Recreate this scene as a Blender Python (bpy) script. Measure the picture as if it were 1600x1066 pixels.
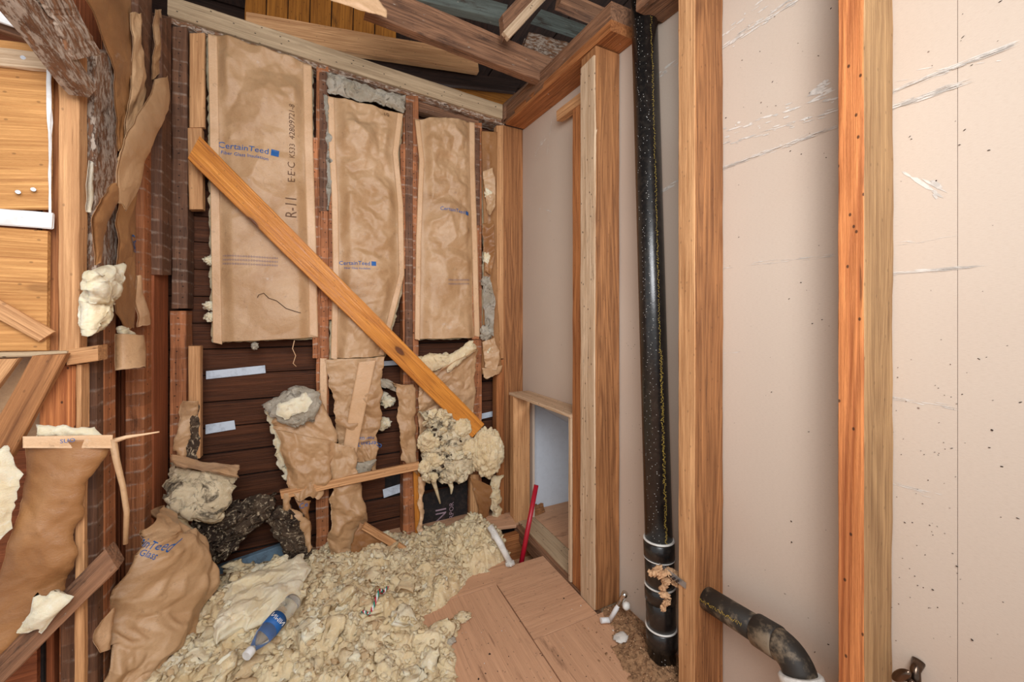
import bpy, math, random
import numpy as np
from mathutils import Vector, Matrix, Euler
from mathutils.bvhtree import BVHTree
random.seed(7)
S = bpy.context.scene
for o in list(bpy.data.objects): bpy.data.objects.remove(o)

# ------------------------------------------------------------------ camera, world, lights
FPX, HOR, CZ = 612.0, 497.0, 1.10
CA, SA = math.cos(math.radians(26.1)), math.sin(math.radians(26.1))
cd = bpy.data.cameras.new('camera'); cam = bpy.data.objects.new('camera', cd)
S.collection.objects.link(cam)
cam.location = (0, 0, CZ); cam.rotation_euler = (math.pi/2, 0, -math.radians(26.1))
cd.sensor_width = 36; cd.lens = 36*FPX/1600; cd.shift_y = -(533-HOR)/1600; cd.clip_start = .02
S.camera = cam
W = bpy.data.worlds.new('world'); S.world = W; W.use_nodes = True
W.node_tree.nodes['Background'].inputs[0].default_value = (.95, .975, 1, 1)
W.node_tree.nodes['Background'].inputs[1].default_value = .72
def area(name, loc, target, size, power, col):
    l = bpy.data.lights.new(name, 'AREA'); l.size = size; l.energy = power; l.color = col
    o = bpy.data.objects.new(name, l); S.collection.objects.link(o); o.location = loc
    o.rotation_euler = (Vector(target)-Vector(loc)).to_track_quat('-Z', 'Y').to_euler()
area('bounced_flash', (-.05, -.22, 1.72), (.30, 1.9, 1.1), .9, 27, (.97, .98, 1))
area('left_wall_fill', (.12, -.30, 1.5), (-.5, 1.6, 1.0), .6, 9, (.97, .98, 1))  # unseen fill light added to brighten the left wall
area('opening_fill', (1.75, .9, 1.3), (1.3, 1.9, .3), .4, 11, (.86, .93, 1))  # unseen fill added to brighten the pale wall past the low opening
S.view_settings.view_transform = 'Standard'; S.view_settings.look = 'None'
S.view_settings.exposure = 0.0; S.view_settings.gamma = 1; S.view_settings.use_curve_mapping = False

# ------------------------------------------------------------------ geometry of the place
def ray(px, py):
    u = (px-800)/FPX
    return Vector((SA+CA*u, CA-SA*u, -(py-HOR)/FPX))
C0 = Vector((0, 0, CZ))
def D(px, py, d): return C0+ray(px, py)*d
def AY(y): return lambda px, py: C0+ray(px, py)*(y/ray(px, py).y)
def AX(x): return lambda px, py: C0+ray(px, py)*(x/ray(px, py).x)
def AZ(z): return lambda px, py: C0+ray(px, py)*((z-CZ)/ray(px, py).z)
YB, XR, XF, XL = 2.0, 1.05, .93, -.54      # stud faces of the back wall, drywall, stud faces right, stud faces left

# ------------------------------------------------------------------ noise
_rng = np.random.RandomState(3)
_perm = np.concatenate([_rng.permutation(256)]*3)
_grad = _rng.normal(size=(256, 3)); _grad /= np.linalg.norm(_grad, axis=1)[:, None]
_val = _rng.uniform(-1, 1, 256)
def perlin(p):
    p = np.asarray(p, float); i = np.floor(p).astype(int); f = p-i; i &= 255
    w = f*f*f*(f*(f*6-15)+10); out = 0
    for dx in (0, 1):
        for dy in (0, 1):
            for dz in (0, 1):
                h = _perm[_perm[_perm[(i[..., 0]+dx) & 255]+((i[..., 1]+dy) & 255)]+((i[..., 2]+dz) & 255)]
                g = _grad[h]; d = f-np.array([dx, dy, dz])
                wt = (w[..., 0] if dx else 1-w[..., 0])*(w[..., 1] if dy else 1-w[..., 1])*(w[..., 2] if dz else 1-w[..., 2])
                out = out+wt*(g*d).sum(-1)
    return out
def fbm(p, oct=4, billow=False):
    s = 0; a = 1
    for k in range(oct):
        n = perlin(np.asarray(p)*2**k+17.3*k)
        s = s+a*((np.abs(n)*2-.35) if billow else n*1.4); a *= .5
    return s
def facet(x, y, sc, seed):                       # piecewise flat folds, like crumpled paper
    x = x/sc; y = y/sc
    q = np.stack([x*.8, y*.8, np.full_like(x, seed*3.1)], -1)
    x = x+.7*perlin(q); y = y+.7*perlin(q+31)
    s = (x+y)*.366; a = x+s; b = y+s
    i = np.floor(a).astype(int); j = np.floor(b).astype(int); fa = a-i; fb = b-j
    v = lambda i, j: _val[_perm[_perm[(i+seed*7) & 255]+(j & 255)]]
    v00 = v(i, j); v11 = v(i+1, j+1); v10 = v(i+1, j); v01 = v(i, j+1)
    return np.where(fa > fb, v00+(v10-v00)*fa+(v11-v10)*fb, v00+(v01-v00)*fb+(v11-v01)*fa)
def crumple(x, y, sc, seed, soft=.35):
    c = facet(x, y, sc, seed)+.38*facet(x, y, sc*.42, seed+3)+.10*facet(x, y, sc*.17, seed+6)
    return c*(1-soft)+soft*1.5*perlin(np.stack([x/sc*.8, y/sc*.8, np.full_like(x, seed*5.7)], -1))

# ------------------------------------------------------------------ materials
def lin(c):
    return tuple((x/255/12.92 if x/255 <= .04045 else ((x/255+.055)/1.055)**2.4) for x in c)+(1,)
class NB:
    def __init__(s, name):
        s.m = bpy.data.materials.new(name); s.m.use_nodes = True; s.t = s.m.node_tree
        s.b = s.t.nodes['Principled BSDF']
    def n(s, typ, ins=None, **kw):
        x = s.t.nodes.new('ShaderNode'+typ)
        for k, v in kw.items(): setattr(x, k, v)
        for k, v in (ins or {}).items(): s.set(x.inputs[k], v)
        return x
    def set(s, sock, v):
        if isinstance(v, bpy.types.NodeSocket): s.t.links.new(v, sock)
        elif isinstance(v, bpy.types.Node): s.t.links.new(v.outputs[0], sock)
        else: sock.default_value = v
    def math(s, op, a, b=0., c=0.): return s.n('Math', {0: a, 1: b, 2: c}, operation=op).outputs[0]
    def mix(s, f, a, b): return s.n('MixRGB', {0: f, 1: a, 2: b}).outputs[0]
    def coord(s, scale=(1, 1, 1), rnd=True):
        tc = s.n('TexCoord').outputs['Object']
        if rnd:
            r = s.n('ObjectInfo').outputs['Random']
            tc = s.n('VectorMath', {0: tc, 1: s.n('CombineXYZ', {0: s.math('MULTIPLY', r, 19), 1: s.math('MULTIPLY', r, 7.3), 2: s.math('MULTIPLY', r, 3.1)})}, operation='ADD').outputs[0]
        return s.n('VectorMath', {0: tc, 1: scale}, operation='MULTIPLY').outputs[0]
    def fold(s, sx, sy):
        x = s.n('SeparateXYZ', {0: s.coord()})
        return s.n('CombineXYZ', {0: s.math('MULTIPLY', x.outputs[0], sx), 1: s.math('MULTIPLY', s.math('ADD', x.outputs[1], x.outputs[2]), sy)}).outputs[0]
    def noise(s, vec, sc, det=4, rough=.6, dist=0):
        f = s.n('TexNoise', {'Vector': vec, 'Scale': sc, 'Detail': det, 'Roughness': rough, 'Distortion': dist}).outputs[0]
        return s.math('MULTIPLY_ADD', f, 1.9, -.45)
    def ramp(s, f, lo, hi): return s.n('MapRange', {0: f, 1: lo, 2: hi, 3: 0., 4: 1.}, interpolation_type='SMOOTHSTEP').outputs[0]
    def fin(s, col, rough=.7, bump=None, bs=.3, bd=.002, spec=.3):
        s.set(s.b.inputs['Base Color'], col); s.set(s.b.inputs['Roughness'], rough)
        s.b.inputs['Specular IOR Level'].default_value = spec
        if bump is not None:
            s.set(s.b.inputs['Normal'], s.n('Bump', {'Height': bump, 'Strength': bs, 'Distance': bd}))
        return s.m
def wood(name, c1, c2, c3=(60, 38, 24), ring=.6, plaster=.1, dirt=.3, lath=0, knots=0, holes=.3, rough=.62, spec=.3, con=1.):
    b = NB(name); v = b.coord()
    fine = b.noise(b.coord((1.3, 75, 75)), 2.2, 6, .75, .15)
    mid = b.noise(b.coord((1.0, 14, 14)), 2.0, 4, .6, .3)
    rg0 = b.noise(b.coord((.5, 8, 8)), 1.3, 2, .5, .5)
    rg = b.math('SINE', b.math('MULTIPLY', rg0, 44.))
    rg = b.math('MULTIPLY_ADD', rg, .5*ring, .5)
    f = b.math('ADD', b.math('ADD', b.math('MULTIPLY', b.ramp(fine, .25, .75), .42), b.math('MULTIPLY', rg, .34)), b.math('MULTIPLY', b.ramp(mid, .2, .8), .28))
    if con != 1: f = b.math('MULTIPLY_ADD', f, con, .5-.5*con)
    col = b.mix(f, lin(tuple(x*.88 for x in c2)), lin(tuple(min(255, x*1.05) for x in c1)))
    if knots:
        kv = b.n('TexVoronoi', {'Vector': b.fold(3.3, 8.), 'Scale': 1.}, voronoi_dimensions='2D').outputs['Distance']
        col = b.mix(b.math('MULTIPLY', b.math('SUBTRACT', 1., b.ramp(kv, .05, .30)), knots*.45), col, lin(tuple(x*.6 for x in c2)))
        col = b.mix(b.math('MULTIPLY', b.math('SUBTRACT', 1., b.ramp(kv, .07, .12)), knots), col, lin((84, 40, 22)))
    dn = b.noise(b.coord((3, 12, 12)), 1.7, 7, .72)
    col = b.mix(b.math('MULTIPLY', b.ramp(dn, .78-.3*dirt, .95), min(1, dirt*1.25)), col, lin(c3))
    sd = b.noise(b.coord((1.2, 38, 38)), 3.1, 4, .6)
    col = b.mix(b.math('MULTIPLY', b.ramp(sd, .72, .86), .55), col, lin(c3))
    pn = b.noise(b.coord((12, 34, 34)), 2.4, 7, .75)
    pl = b.ramp(pn, .98-.28*plaster, 1.06-.24*plaster)
    if lath:
        x = b.n('SeparateXYZ', {0: b.n('TexCoord').outputs['Object']})
        wob = b.math('MULTIPLY', b.noise(v, 9., 3), .010)
        fr = b.math('FRACT', b.math('DIVIDE', b.math('ADD', x.outputs[0], wob), .0445))
        wd = b.math('MULTIPLY_ADD', b.noise(v, 14., 3), .24, .03)
        line = b.math('SUBTRACT', 1., b.ramp(b.math('ABSOLUTE', b.math('SUBTRACT', fr, .5)), .0, wd))
        line = b.math('MULTIPLY', line, b.ramp(b.noise(v, 30., 5, .7), .3, .75))
        pl = b.math('MAXIMUM', pl, b.math('MULTIPLY', line, lath))
        seg = b.n('TexWhiteNoise', {'W': b.math('FLOOR', b.math('SUBTRACT', b.math('DIVIDE', b.math('ADD', x.outputs[0], wob), .0445), .5))}, noise_dimensions='1D').outputs['Value']
        col = b.mix(b.math('MULTIPLY', seg, .38), col, lin(c3))
        fr2 = b.math('SUBTRACT', b.math('FRACT', b.math('ADD', b.math('DIVIDE', x.outputs[0], .0445), .5)), .5)
        dx = b.math('MULTIPLY', fr2, .0445)
        dy = b.math('SUBTRACT', x.outputs[1], b.math('MULTIPLY', b.math('SUBTRACT', b.noise(v, 11., 1), .5), .02))
        dd = b.math('SQRT', b.math('ADD', b.math('MULTIPLY', dx, dx), b.math('MULTIPLY', dy, dy)))
        col = b.mix(b.math('MULTIPLY', b.math('SUBTRACT', 1., b.ramp(dd, .0015, .0035)), .85), col, lin((28, 16, 10)))
    pl = b.math('MULTIPLY', pl, b.ramp(b.noise(v, 7., 3), .2, .6)) if lath else pl
    col = b.mix(b.math('MULTIPLY', pl, .72), col, lin((208, 190, 172)))
    if holes:
        h = b.n('TexVoronoi', {'Vector': b.fold(9., 14.), 'Scale': 1.4}, voronoi_dimensions='2D').outputs['Distance']
        col = b.mix(b.math('MULTIPLY', b.math('SUBTRACT', 1., b.ramp(h, .03, .055)), holes), col, lin((30, 18, 12)))
    hgt = b.math('ADD', f, b.math('MULTIPLY', pl, 1.2))
    return b.fin(col, rough, hgt, .7, .003, spec)
def paper(name, c1, c2, c3, stain=.4, rough=.36, spec=.5):
    b = NB(name); v = b.coord()
    fib = b.noise(b.coord((60, 60, 300)), 2., 4, .8)
    bl = b.noise(v, 4., 5, .6, .6); st = b.noise(v, 2.2, 6, .68, .8)
    col = b.mix(b.ramp(bl, .1, .9), lin(c1), lin(c2))
    col = b.mix(b.math('MULTIPLY', b.ramp(st, .5, .95), stain), col, lin(c3))
    col = b.mix(b.math('MULTIPLY', b.ramp(b.noise(v, 9., 6, .75), .74, .95), .5), col, lin((206, 190, 176)))
    col = b.mix(b.math('MULTIPLY', b.ramp(b.noise(v, 30., 6, .8), .62, .9), .3), col, lin((84, 54, 32)))
    col = b.mix(b.math('MULTIPLY', b.ramp(fib, .35, .9), .16), col, lin((90, 55, 28)))
    return b.fin(col, rough, b.math('ADD', b.math('MULTIPLY', b.noise(v, 34., 5, .7, 1.), 1.), b.math('MULTIPLY', fib, .4)), .45, .0025, spec)
def fluffm(name, c1, c2, c3, c4, mould_shade=.2, thr=.5, f2=17., a4=.55):
    b = NB(name); v = b.coord((1, 1, 1))
    n1 = b.noise(v, 7., 4, .6, 1.); n2 = b.noise(v, f2, 6, .7, 1.4)
    fb = b.noise(b.coord((1, 1, 2.2)), 60., 5, .75, 3.5)
    col = b.mix(b.ramp(n1, .15, .85), lin(c1), lin(c2))
    col = b.mix(b.math('MULTIPLY', b.ramp(n2, thr+.06, thr+.34), mould_shade), col, lin(c3))  # clean wool: crevice shade painted as random brown; spoiled wool: mould
    col = b.mix(b.math('MULTIPLY', b.ramp(b.noise(v, 26., 5, .7, 2.5), .55, .85), a4), col, lin(c4))
    col = b.mix(b.math('MULTIPLY', b.ramp(fb, .5, 1.), .3), col, lin(c3))
    b.b.inputs['Subsurface Weight'].default_value = .25; b.b.inputs['Subsurface Radius'].default_value = (1, .75, .5); b.b.inputs['Subsurface Scale'].default_value = .02
    return b.fin(col, .95, b.math('ADD', b.math('MULTIPLY', n2, 1.), b.math('MULTIPLY', fb, .7)), .6, .004, .05)
def plain(name, c, rough=.5, metal=0, var=.25, dark=(60, 50, 42), sc=30., spec=.4, coords=(1, 1, 1)):
    b = NB(name); n = b.noise(b.coord(coords), sc, 5, .7)
    b.b.inputs['Metallic'].default_value = metal
    return b.fin(b.mix(b.math('MULTIPLY', b.ramp(n, .4, .75), var), lin(c), lin(dark)), rough, n, .25, .001, spec)

M = {}
M['pine'] = wood('fresh_pine', (222, 170, 120), (186, 126, 78), (120, 76, 42), ring=.5, plaster=.06, dirt=.15)
M['tan'] = wood('tan_weathered_pine', (194, 154, 108), (156, 114, 74), (104, 74, 48), ring=.7, plaster=.1, dirt=.4)
M['brace'] = wood('amber_pine', (226, 150, 62), (190, 106, 36), (120, 60, 20), ring=.55, plaster=.0, dirt=.15, knots=.85, rough=.4, spec=.5)
M['fir'] = wood('orange_fir', (190, 124, 74), (140, 80, 42), (84, 46, 24), ring=.9, plaster=.06, dirt=.3)
M['firface'] = wood('sawn_fir_edge', (222, 142, 84), (172, 92, 48), (80, 44, 26), ring=1., plaster=.08, dirt=.22, holes=.8)
M['post'] = wood('brown_fir', (180, 124, 78), (130, 80, 46), (72, 44, 28), ring=1., plaster=.05, dirt=.25)
M['grey'] = wood('weathered_grey_plate', (206, 180, 146), (180, 150, 116), (100, 78, 58), ring=.25, plaster=.1, dirt=.3, holes=.9)
M['pale'] = wood('pale_stained_stud', (222, 194, 162), (190, 148, 108), (112, 84, 62), ring=.35, plaster=.8, dirt=.45, holes=.9)
M['lath'] = wood('plaster_lined_stud', (206, 134, 88), (152, 90, 54), (70, 40, 27), ring=.4, plaster=.9, dirt=.55, lath=.75)
M['lathdark'] = wood('dark_plaster_lined_stud', (140, 98, 72), (94, 62, 46), (54, 38, 32), ring=.3, plaster=.6, dirt=.7, lath=.5)
M['siding'] = wood('dark_siding_back', (106, 62, 38), (58, 32, 20), (30, 18, 13), ring=.35, plaster=.04, dirt=.5, holes=.1)
M['red'] = wood('reddish_board', (172, 100, 62), (124, 66, 38), (74, 38, 24), ring=.5, plaster=.5, dirt=.3, holes=.2)
M['rot'] = wood('rotten_rough_beam', (168, 120, 86), (96, 62, 44), (42, 30, 24), ring=.4, plaster=2.0, dirt=.8)
M['rafter'] = wood('old_rafter', (160, 116, 86), (102, 70, 52), (48, 36, 32), ring=.9, plaster=.9, dirt=.75)
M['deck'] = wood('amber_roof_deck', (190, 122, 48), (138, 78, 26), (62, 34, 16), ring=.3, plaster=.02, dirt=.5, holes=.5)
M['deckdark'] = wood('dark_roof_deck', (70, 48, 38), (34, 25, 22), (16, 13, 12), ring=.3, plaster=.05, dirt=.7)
M['teal'] = wood('teal_stained_board', (118, 126, 118), (84, 84, 76), (64, 46, 36), ring=.2, plaster=.8, dirt=.9)
M['ply'] = wood('yellow_plywood', (226, 168, 104), (196, 130, 70), (150, 92, 48), ring=.5, plaster=.02, dirt=.2, knots=.3, holes=.4)
M['floorply'] = wood('dusty_plywood_floor', (216, 168, 132), (200, 150, 114), (122, 86, 62), ring=.25, plaster=.2, dirt=.55, holes=.3, rough=.75, con=.55)
M['white'] = plain('white_painted_wood', (226, 224, 222), .6, var=.2, dark=(150, 130, 110), sc=20)
M['blue'] = plain('pale_blue_white', (208, 218, 230), .6, var=.3, dark=(96, 104, 112), sc=26)
M['bluesill'] = plain('grey_blue_sill_paint', (112, 136, 154), .6, var=.5, dark=(70, 74, 80), sc=30)
M['kraft'] = paper('kraft_facing', (206, 168, 128), (184, 142, 100), (148, 104, 66))
M['kraftdark'] = paper('stained_kraft_facing', (176, 128, 82), (146, 98, 58), (104, 66, 36), .6)
M['kraftlight'] = paper('kraft_flange', (228, 188, 148), (210, 166, 122), (180, 136, 94), .25)
M['wool'] = fluffm('cream_glass_wool', (238, 218, 180), (224, 198, 154), (138, 104, 74), (246, 236, 214), .55, .5)
M['woolwhite'] = fluffm('white_glass_wool', (244, 232, 204), (234, 214, 174), (176, 144, 108), (250, 244, 228), .35, .62)
M['wooltan'] = fluffm('tan_glass_wool', (222, 198, 158), (206, 174, 134), (128, 96, 68), (236, 218, 186), .55, .5)
M['woolgrey'] = fluffm('dirty_grey_wool', (190, 180, 164), (160, 148, 128), (76, 66, 56), (216, 206, 188), .8, .5)
M['woolblack'] = fluffm('mouldy_black_wool', (92, 76, 62), (54, 44, 38), (26, 22, 20), (206, 186, 156), .7, .5, 12., 1.)
M['woolspot'] = fluffm('spotted_mouldy_wool', (232, 214, 180), (204, 184, 150), (52, 42, 36), (240, 228, 202), .85, .42, 9.)
M['black'] = plain('black_abs', (26, 24, 23), .26, var=.25, dark=(70, 62, 54), sc=60, spec=.6)
M['blackdust'] = plain('dusty_black_abs', (44, 38, 32), .6, var=.9, dark=(132, 114, 92), sc=14, spec=.4)
M['print'] = plain('yellow_print', (190, 160, 70), .6, var=.1)
M['inkblue'] = plain('blue_ink', (26, 92, 160), .6, var=.15, dark=(120, 120, 120))
M['inkpale'] = plain('faded_violet_ink', (128, 112, 124), .7, var=.3, dark=(170, 130, 96))
M['inkbrown'] = plain('brown_ink', (96, 66, 44), .7, var=.3, dark=(170, 130, 96))
M['felt'] = plain('black_felt', (38, 34, 34), .9, var=.5, dark=(74, 60, 52), sc=40)
M['feltprint'] = plain('grey_lilac_print', (172, 146, 156), .8, var=.4, dark=(60, 50, 52))
M['steel'] = plain('galvanised_steel', (176, 178, 182), .4, .8, var=.3)
M['chrome'] = plain('chrome', (220, 218, 214), .18, 1., var=.1)
M['brass'] = plain('tarnished_brass', (112, 92, 78), .22, .9, var=.5, dark=(40, 30, 24))
M['redrod'] = plain('red_paint', (176, 24, 44), .35, var=.15, dark=(90, 10, 20), spec=.5)
M['pvc'] = plain('white_pvc', (226, 222, 214), .45, var=.3, dark=(120, 100, 84), sc=24)
M['foam'] = plain('tan_foam', (206, 164, 124), .9, var=.5, dark=(140, 100, 66), sc=60)
M['dust'] = plain('debris_dust', (160, 122, 88), 1., var=.8, dark=(92, 64, 42), sc=90)
M['chip'] = plain('plaster_chip', (222, 214, 204), .9, var=.3)
M['dark'] = plain('dark_speck', (50, 34, 24), .9)
M['green'] = plain('green_strand', (40, 130, 110), .6)
M['grime'] = plain('dark_soil', (66, 48, 36), 1.)  # dark brown soil under the floor
M['closet'] = plain('blue_white_paint', (206, 214, 224), .7, var=.05)
def drywall():
    b = NB('tan_drywall_paper'); v = b.coord(rnd=False)
    n = b.noise(v, 1.1, 3, .5); f = b.noise(b.coord((40, 40, 400), False), 3., 3, .7)
    col = b.mix(b.ramp(n, .3, .7), lin((206, 189, 172)), lin((199, 179, 161)))
    col = b.mix(b.math('MULTIPLY', b.ramp(f, .4, .75), .12), col, lin((150, 118, 96)))
    sp = b.n('TexVoronoi', {'Vector': v, 'Scale': 13.}).outputs['Distance']
    col = b.mix(b.math('MULTIPLY', b.math('SUBTRACT', 1., b.ramp(sp, .02, .035)), .7), col, lin((90, 60, 44)))
    w = b.noise(v, 21., 5, .8)
    col = b.mix(b.math('MULTIPLY', b.ramp(w, 1.0, 1.06), .7), col, lin((236, 226, 220)))
    return b.fin(col, .8, f, .1, .001, .2)
M['drywall'] = drywall()
g = NB('clear_plastic'); g.b.inputs['Transmission Weight'].default_value = .95; g.b.inputs['IOR'].default_value = 1.3
M['clear'] = g.fin((.95, .97, .98, 1), .06, None)

# ------------------------------------------------------------------ object helpers
COL = S.collection
def link(o, parent=None):
    COL.objects.link(o)
    if parent is not None:
        o.parent = parent; o.matrix_parent_inverse = parent.matrix_world.inverted()
    return o
def meshobj(name, vs, fs, mat, parent=None, smooth=False, mw=None):
    me = bpy.data.meshes.new(name)
    if isinstance(vs, np.ndarray):
        fs = np.asarray(fs); k = fs.shape[1]
        me.vertices.add(len(vs)); me.vertices.foreach_set('co', vs.astype('f').ravel())
        me.loops.add(fs.size); me.loops.foreach_set('vertex_index', fs.astype('i').ravel())
        me.polygons.add(len(fs)); me.polygons.foreach_set('loop_start', np.arange(0, fs.size, k, dtype='i'))
        me.update(calc_edges=True); me.validate()
    else:
        me.from_pydata(vs, [], fs); me.update()
    if smooth: me.polygons.foreach_set('use_smooth', [True]*len(me.polygons))
    me.materials.append(M[mat] if isinstance(mat, str) else mat)
    o = bpy.data.objects.new(name, me)
    if mw is not None: o.matrix_world = mw
    if parent is not None:
        COL.objects.link(o); o.parent = parent
        o.matrix_parent_inverse = PW.get(parent.name, Matrix()).inverted()
        PW[o.name] = (mw or Matrix())
    else:
        COL.objects.link(o); PW[o.name] = (mw or Matrix())
    return o
PW = {}
def tag(o, label=None, cat=None, group=None, kind=None):
    if label: o['label'] = label
    if cat: o['category'] = cat
    if group: o['group'] = group
    if kind: o['kind'] = kind
    return o
def empty(name, loc=(0, 0, 0)):
    o = bpy.data.objects.new(name, None); o.location = loc; o.empty_display_size = .05; COL.objects.link(o)
    PW[o.name] = Matrix.Translation(Vector(loc)); return o
def board(name, A, B, w, t, nrm, mat, parent=None, rough=.0012, bev=.0025, cutA=0, cutB=0, step=.03, wane=0):
    """a plank whose front face runs from A to B, w wide, t thick behind it; cut = skew of the end"""
    A = Vector(A); B = Vector(B); ax = (B-A); L = ax.length; ax.normalize()
    nz = Vector(nrm); nz = (nz-ax*nz.dot(ax)).normalized(); ny = nz.cross(ax)
    mw = Matrix(((ax.x, ny.x, nz.x, A.x), (ax.y, ny.y, nz.y, A.y), (ax.z, ny.z, nz.z, A.z), (0, 0, 0, 1)))
    n = max(2, int(L/step)+1); h = w/2; bv = min(bev, t*.3, h*.4)
    prof = [(-h+bv, 0), (h-bv, 0), (h, -bv), (h, -t+bv), (h-bv, -t), (-h+bv, -t), (-h, -t+bv), (-h, -bv)]
    sd = random.random()*90; vs = []
    for i in range(n):
        f = i/(n-1)
        for k, (y, z) in enumerate(prof):
            x = f*L+(1-f)*cutA*(y/h)+f*cutB*(y/h)
            if rough:
                p = np.array([[x*9+sd, k*3.7+sd, .3]]); q = float(perlin(p)[0]); r = float(perlin(p*3.3+5)[0])
                wob = float(perlin(np.array([[x*2.2+sd, 1.5 if y > 0 else 7.5, 4.]]))[0])*rough*1.5
                y += (q*rough*1.4+r*rough+wob)-(wane*max(0, r)*h if wane else 0)*(1 if y > 0 else -1)
                z += q*rough+(min(0, r)*wane*t*.8 if z > -t*.5 else 0)
                if i in (0, n-1): x += r*rough*2.5
            vs.append((x, y, z))
    fs = []
    for i in range(n-1):
        for k in range(8):
            a = i*8+k; b = i*8+(k+1) % 8; fs.append((a, b, b+8, a+8))
    fs.append(tuple(range(7, -1, -1))); fs.append(tuple((n-1)*8+k for k in range(8)))
    fs = [f[::-1] for f in fs]
    return meshobj(name, vs, fs, mat, parent, False, mw)
def plank(name, a, b, P, nrm, t, mat, parent=None, **k):
    """a, b: pairs of points of the photograph at either end of the front face, seen on plane P"""
    a0, a1, b0, b1 = P(*a[0]), P(*a[1]), P(*b[0]), P(*b[1])
    A = (a0+a1)/2; B = (b0+b1)/2; ax = (B-A).normalized()
    w = ((a1-a0)-ax*(a1-a0).dot(ax)).length*.5+((b1-b0)-ax*(b1-b0).dot(ax)).length*.5
    n = Vector(nrm); ny = n.cross(ax).normalized()
    ca = (a1-a0).dot(ax)*.5*(1 if (a1-a0).dot(ny) > 0 else -1); cb = (b1-b0).dot(ax)*.5*(1 if (b1-b0).dot(ny) > 0 else -1)
    return board(name, A, B, w, t, nrm, mat, parent, cutA=ca, cutB=cb, **k)
NB_, NR_, NL_ = (0, -1, 0), (-1, 0, 0), (1, 0, 0)
def vstud(name, x0, x1, y0, y1, P, nrm, t, mat, parent=None, **k):
    m = (x0+x1)/2
    return plank(name, ((x0, y1), (x1, y1)), ((x0, y0), (x1, y0)), P, nrm, t, mat, parent, **k)
def vbox(name, x0, x1, y0, y1, z0, z1, mat, parent=None, **k):
    """upright post filling a box; grain runs up; front faces -X"""
    return board(name, (x0, (y0+y1)/2, z0), (x0, (y0+y1)/2, z1), y1-y0, x1-x0, NR_, mat, parent, **k)
def xyz(l): return np.array([tuple(p) for p in l], float)
def rowgrid(rows, nu, nv):
    L = xyz([r[0] for r in rows]); R = xyz([r[1] for r in rows]); n = len(rows)
    d = np.r_[0, np.cumsum(np.maximum(1e-4, np.linalg.norm(np.diff((L+R)/2, axis=0), axis=1)))]
    v = np.linspace(0, d[-1], nv); u = np.linspace(0, 1, nu)
    Li = np.stack([np.interp(v, d, L[:, k]) for k in range(3)], 1); Ri = np.stack([np.interp(v, d, R[:, k]) for k in range(3)], 1)
    return Li[:, None]*(1-u[None, :, None])+Ri[:, None]*u[None, :, None], u, v
def gnormals(G, facing):
    du = np.gradient(G, axis=1); dv = np.gradient(G, axis=0); n = np.cross(du, dv)
    n /= np.linalg.norm(n, axis=2)[..., None]+1e-9
    f = np.array(facing, float); s = np.sign((n.mean((0, 1))*f).sum()) or 1
    return n*s, s
def metric(G):
    du = np.linalg.norm(np.diff(G, axis=1), axis=2).mean(0); dv = np.linalg.norm(np.diff(G, axis=0), axis=2).mean(1)
    return np.meshgrid(np.r_[0, np.cumsum(du)], np.r_[0, np.cumsum(dv)])
def gridfaces(nu, nv, off=0, flip=False):
    i, j = np.meshgrid(np.arange(nu-1), np.arange(nv-1)); a = (j*nu+i).ravel()+off
    f = np.stack([a, a+1, a+1+nu, a+nu], 1)
    return f[:, ::-1] if flip else f
SHEETS = {}
def sheet(name, rows, facing, mat, parent=None, res=.006, amp=.008, sc=.09, bulge=0., seed=1, torn=(0, 0, 0, 0), soft=.12, edge=0, thick=.0012, fade=1., flat=0):
    """crumpled paper between a left and a right edge; torn = raggedness of left, right, top, bottom"""
    G, u, v = rowgrid(rows, 12, 12); X, Y = metric(G)
    nu = max(6, int(X.max()/res)); nv = max(6, int(Y.max()/res))
    G, u, v = rowgrid(rows, nu, nv); N, s = gnormals(G, facing); X, Y = metric(G)
    tu = np.gradient(G, axis=1); tu /= np.linalg.norm(tu, axis=2)[..., None]+1e-9
    tv = np.gradient(G, axis=0); tv /= np.linalg.norm(tv, axis=2)[..., None]+1e-9
    U, V = np.meshgrid(u, v/v[-1])
    c = crumple(X, Y, sc, seed, soft)
    m = np.clip(np.minimum(U, 1-U)*X.max()/.03, edge, 1) if edge else 1
    if fade < 1: m = m*(fade+(1-fade)*np.clip(1.25-1.6*V, 0, 1))
    fl_ = np.clip((np.minimum(U, 1-U)*X.max()-flat)/.05, 0, 1) if flat else 1.; fl_ = fl_*fl_*(3-2*fl_) if flat else 1.
    h = (c*amp*m+bulge*np.clip(4*U*(1-U), 0, 1)**.6)*(fl_*.95+.05)
    T = G+N*h[..., None]
    nz = lambda a, b: 1.3*fbm(np.stack([a*13+seed, b*13, np.full_like(a, seed*2.7)], -1), 6)
    e = lambda q, w: np.clip(1-q/w, 0, 1)**2
    if torn[0]: T = T+tu*(e(U, .35)*nz(Y, X*0)*torn[0])[..., None]
    if torn[1]: T = T+tu*(e(1-U, .35)*nz(Y, X*0+9)*torn[1])[..., None]
    if torn[2]: T = T+tv*(e(V, .3)*nz(X, Y*0+3)*torn[2])[..., None]
    if torn[3]: T = T+tv*(e(1-V, .3)*nz(X, Y*0+6)*torn[3])[..., None]
    P = T.reshape(-1, 3); nn = len(P)
    B = (T-N*thick).reshape(-1, 3)
    F = gridfaces(nu, nv, 0, s < 0); Fb = gridfaces(nu, nv, nn, s > 0)
    o = meshobj(name, np.r_[P, B], np.r_[F, Fb, rim(nu, nv, nn)], mat, parent, True)
    SHEETS[o.name] = BVHTree.FromPolygons([tuple(p) for p in P], [tuple(int(q) for q in f) for f in F])
    return o
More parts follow.
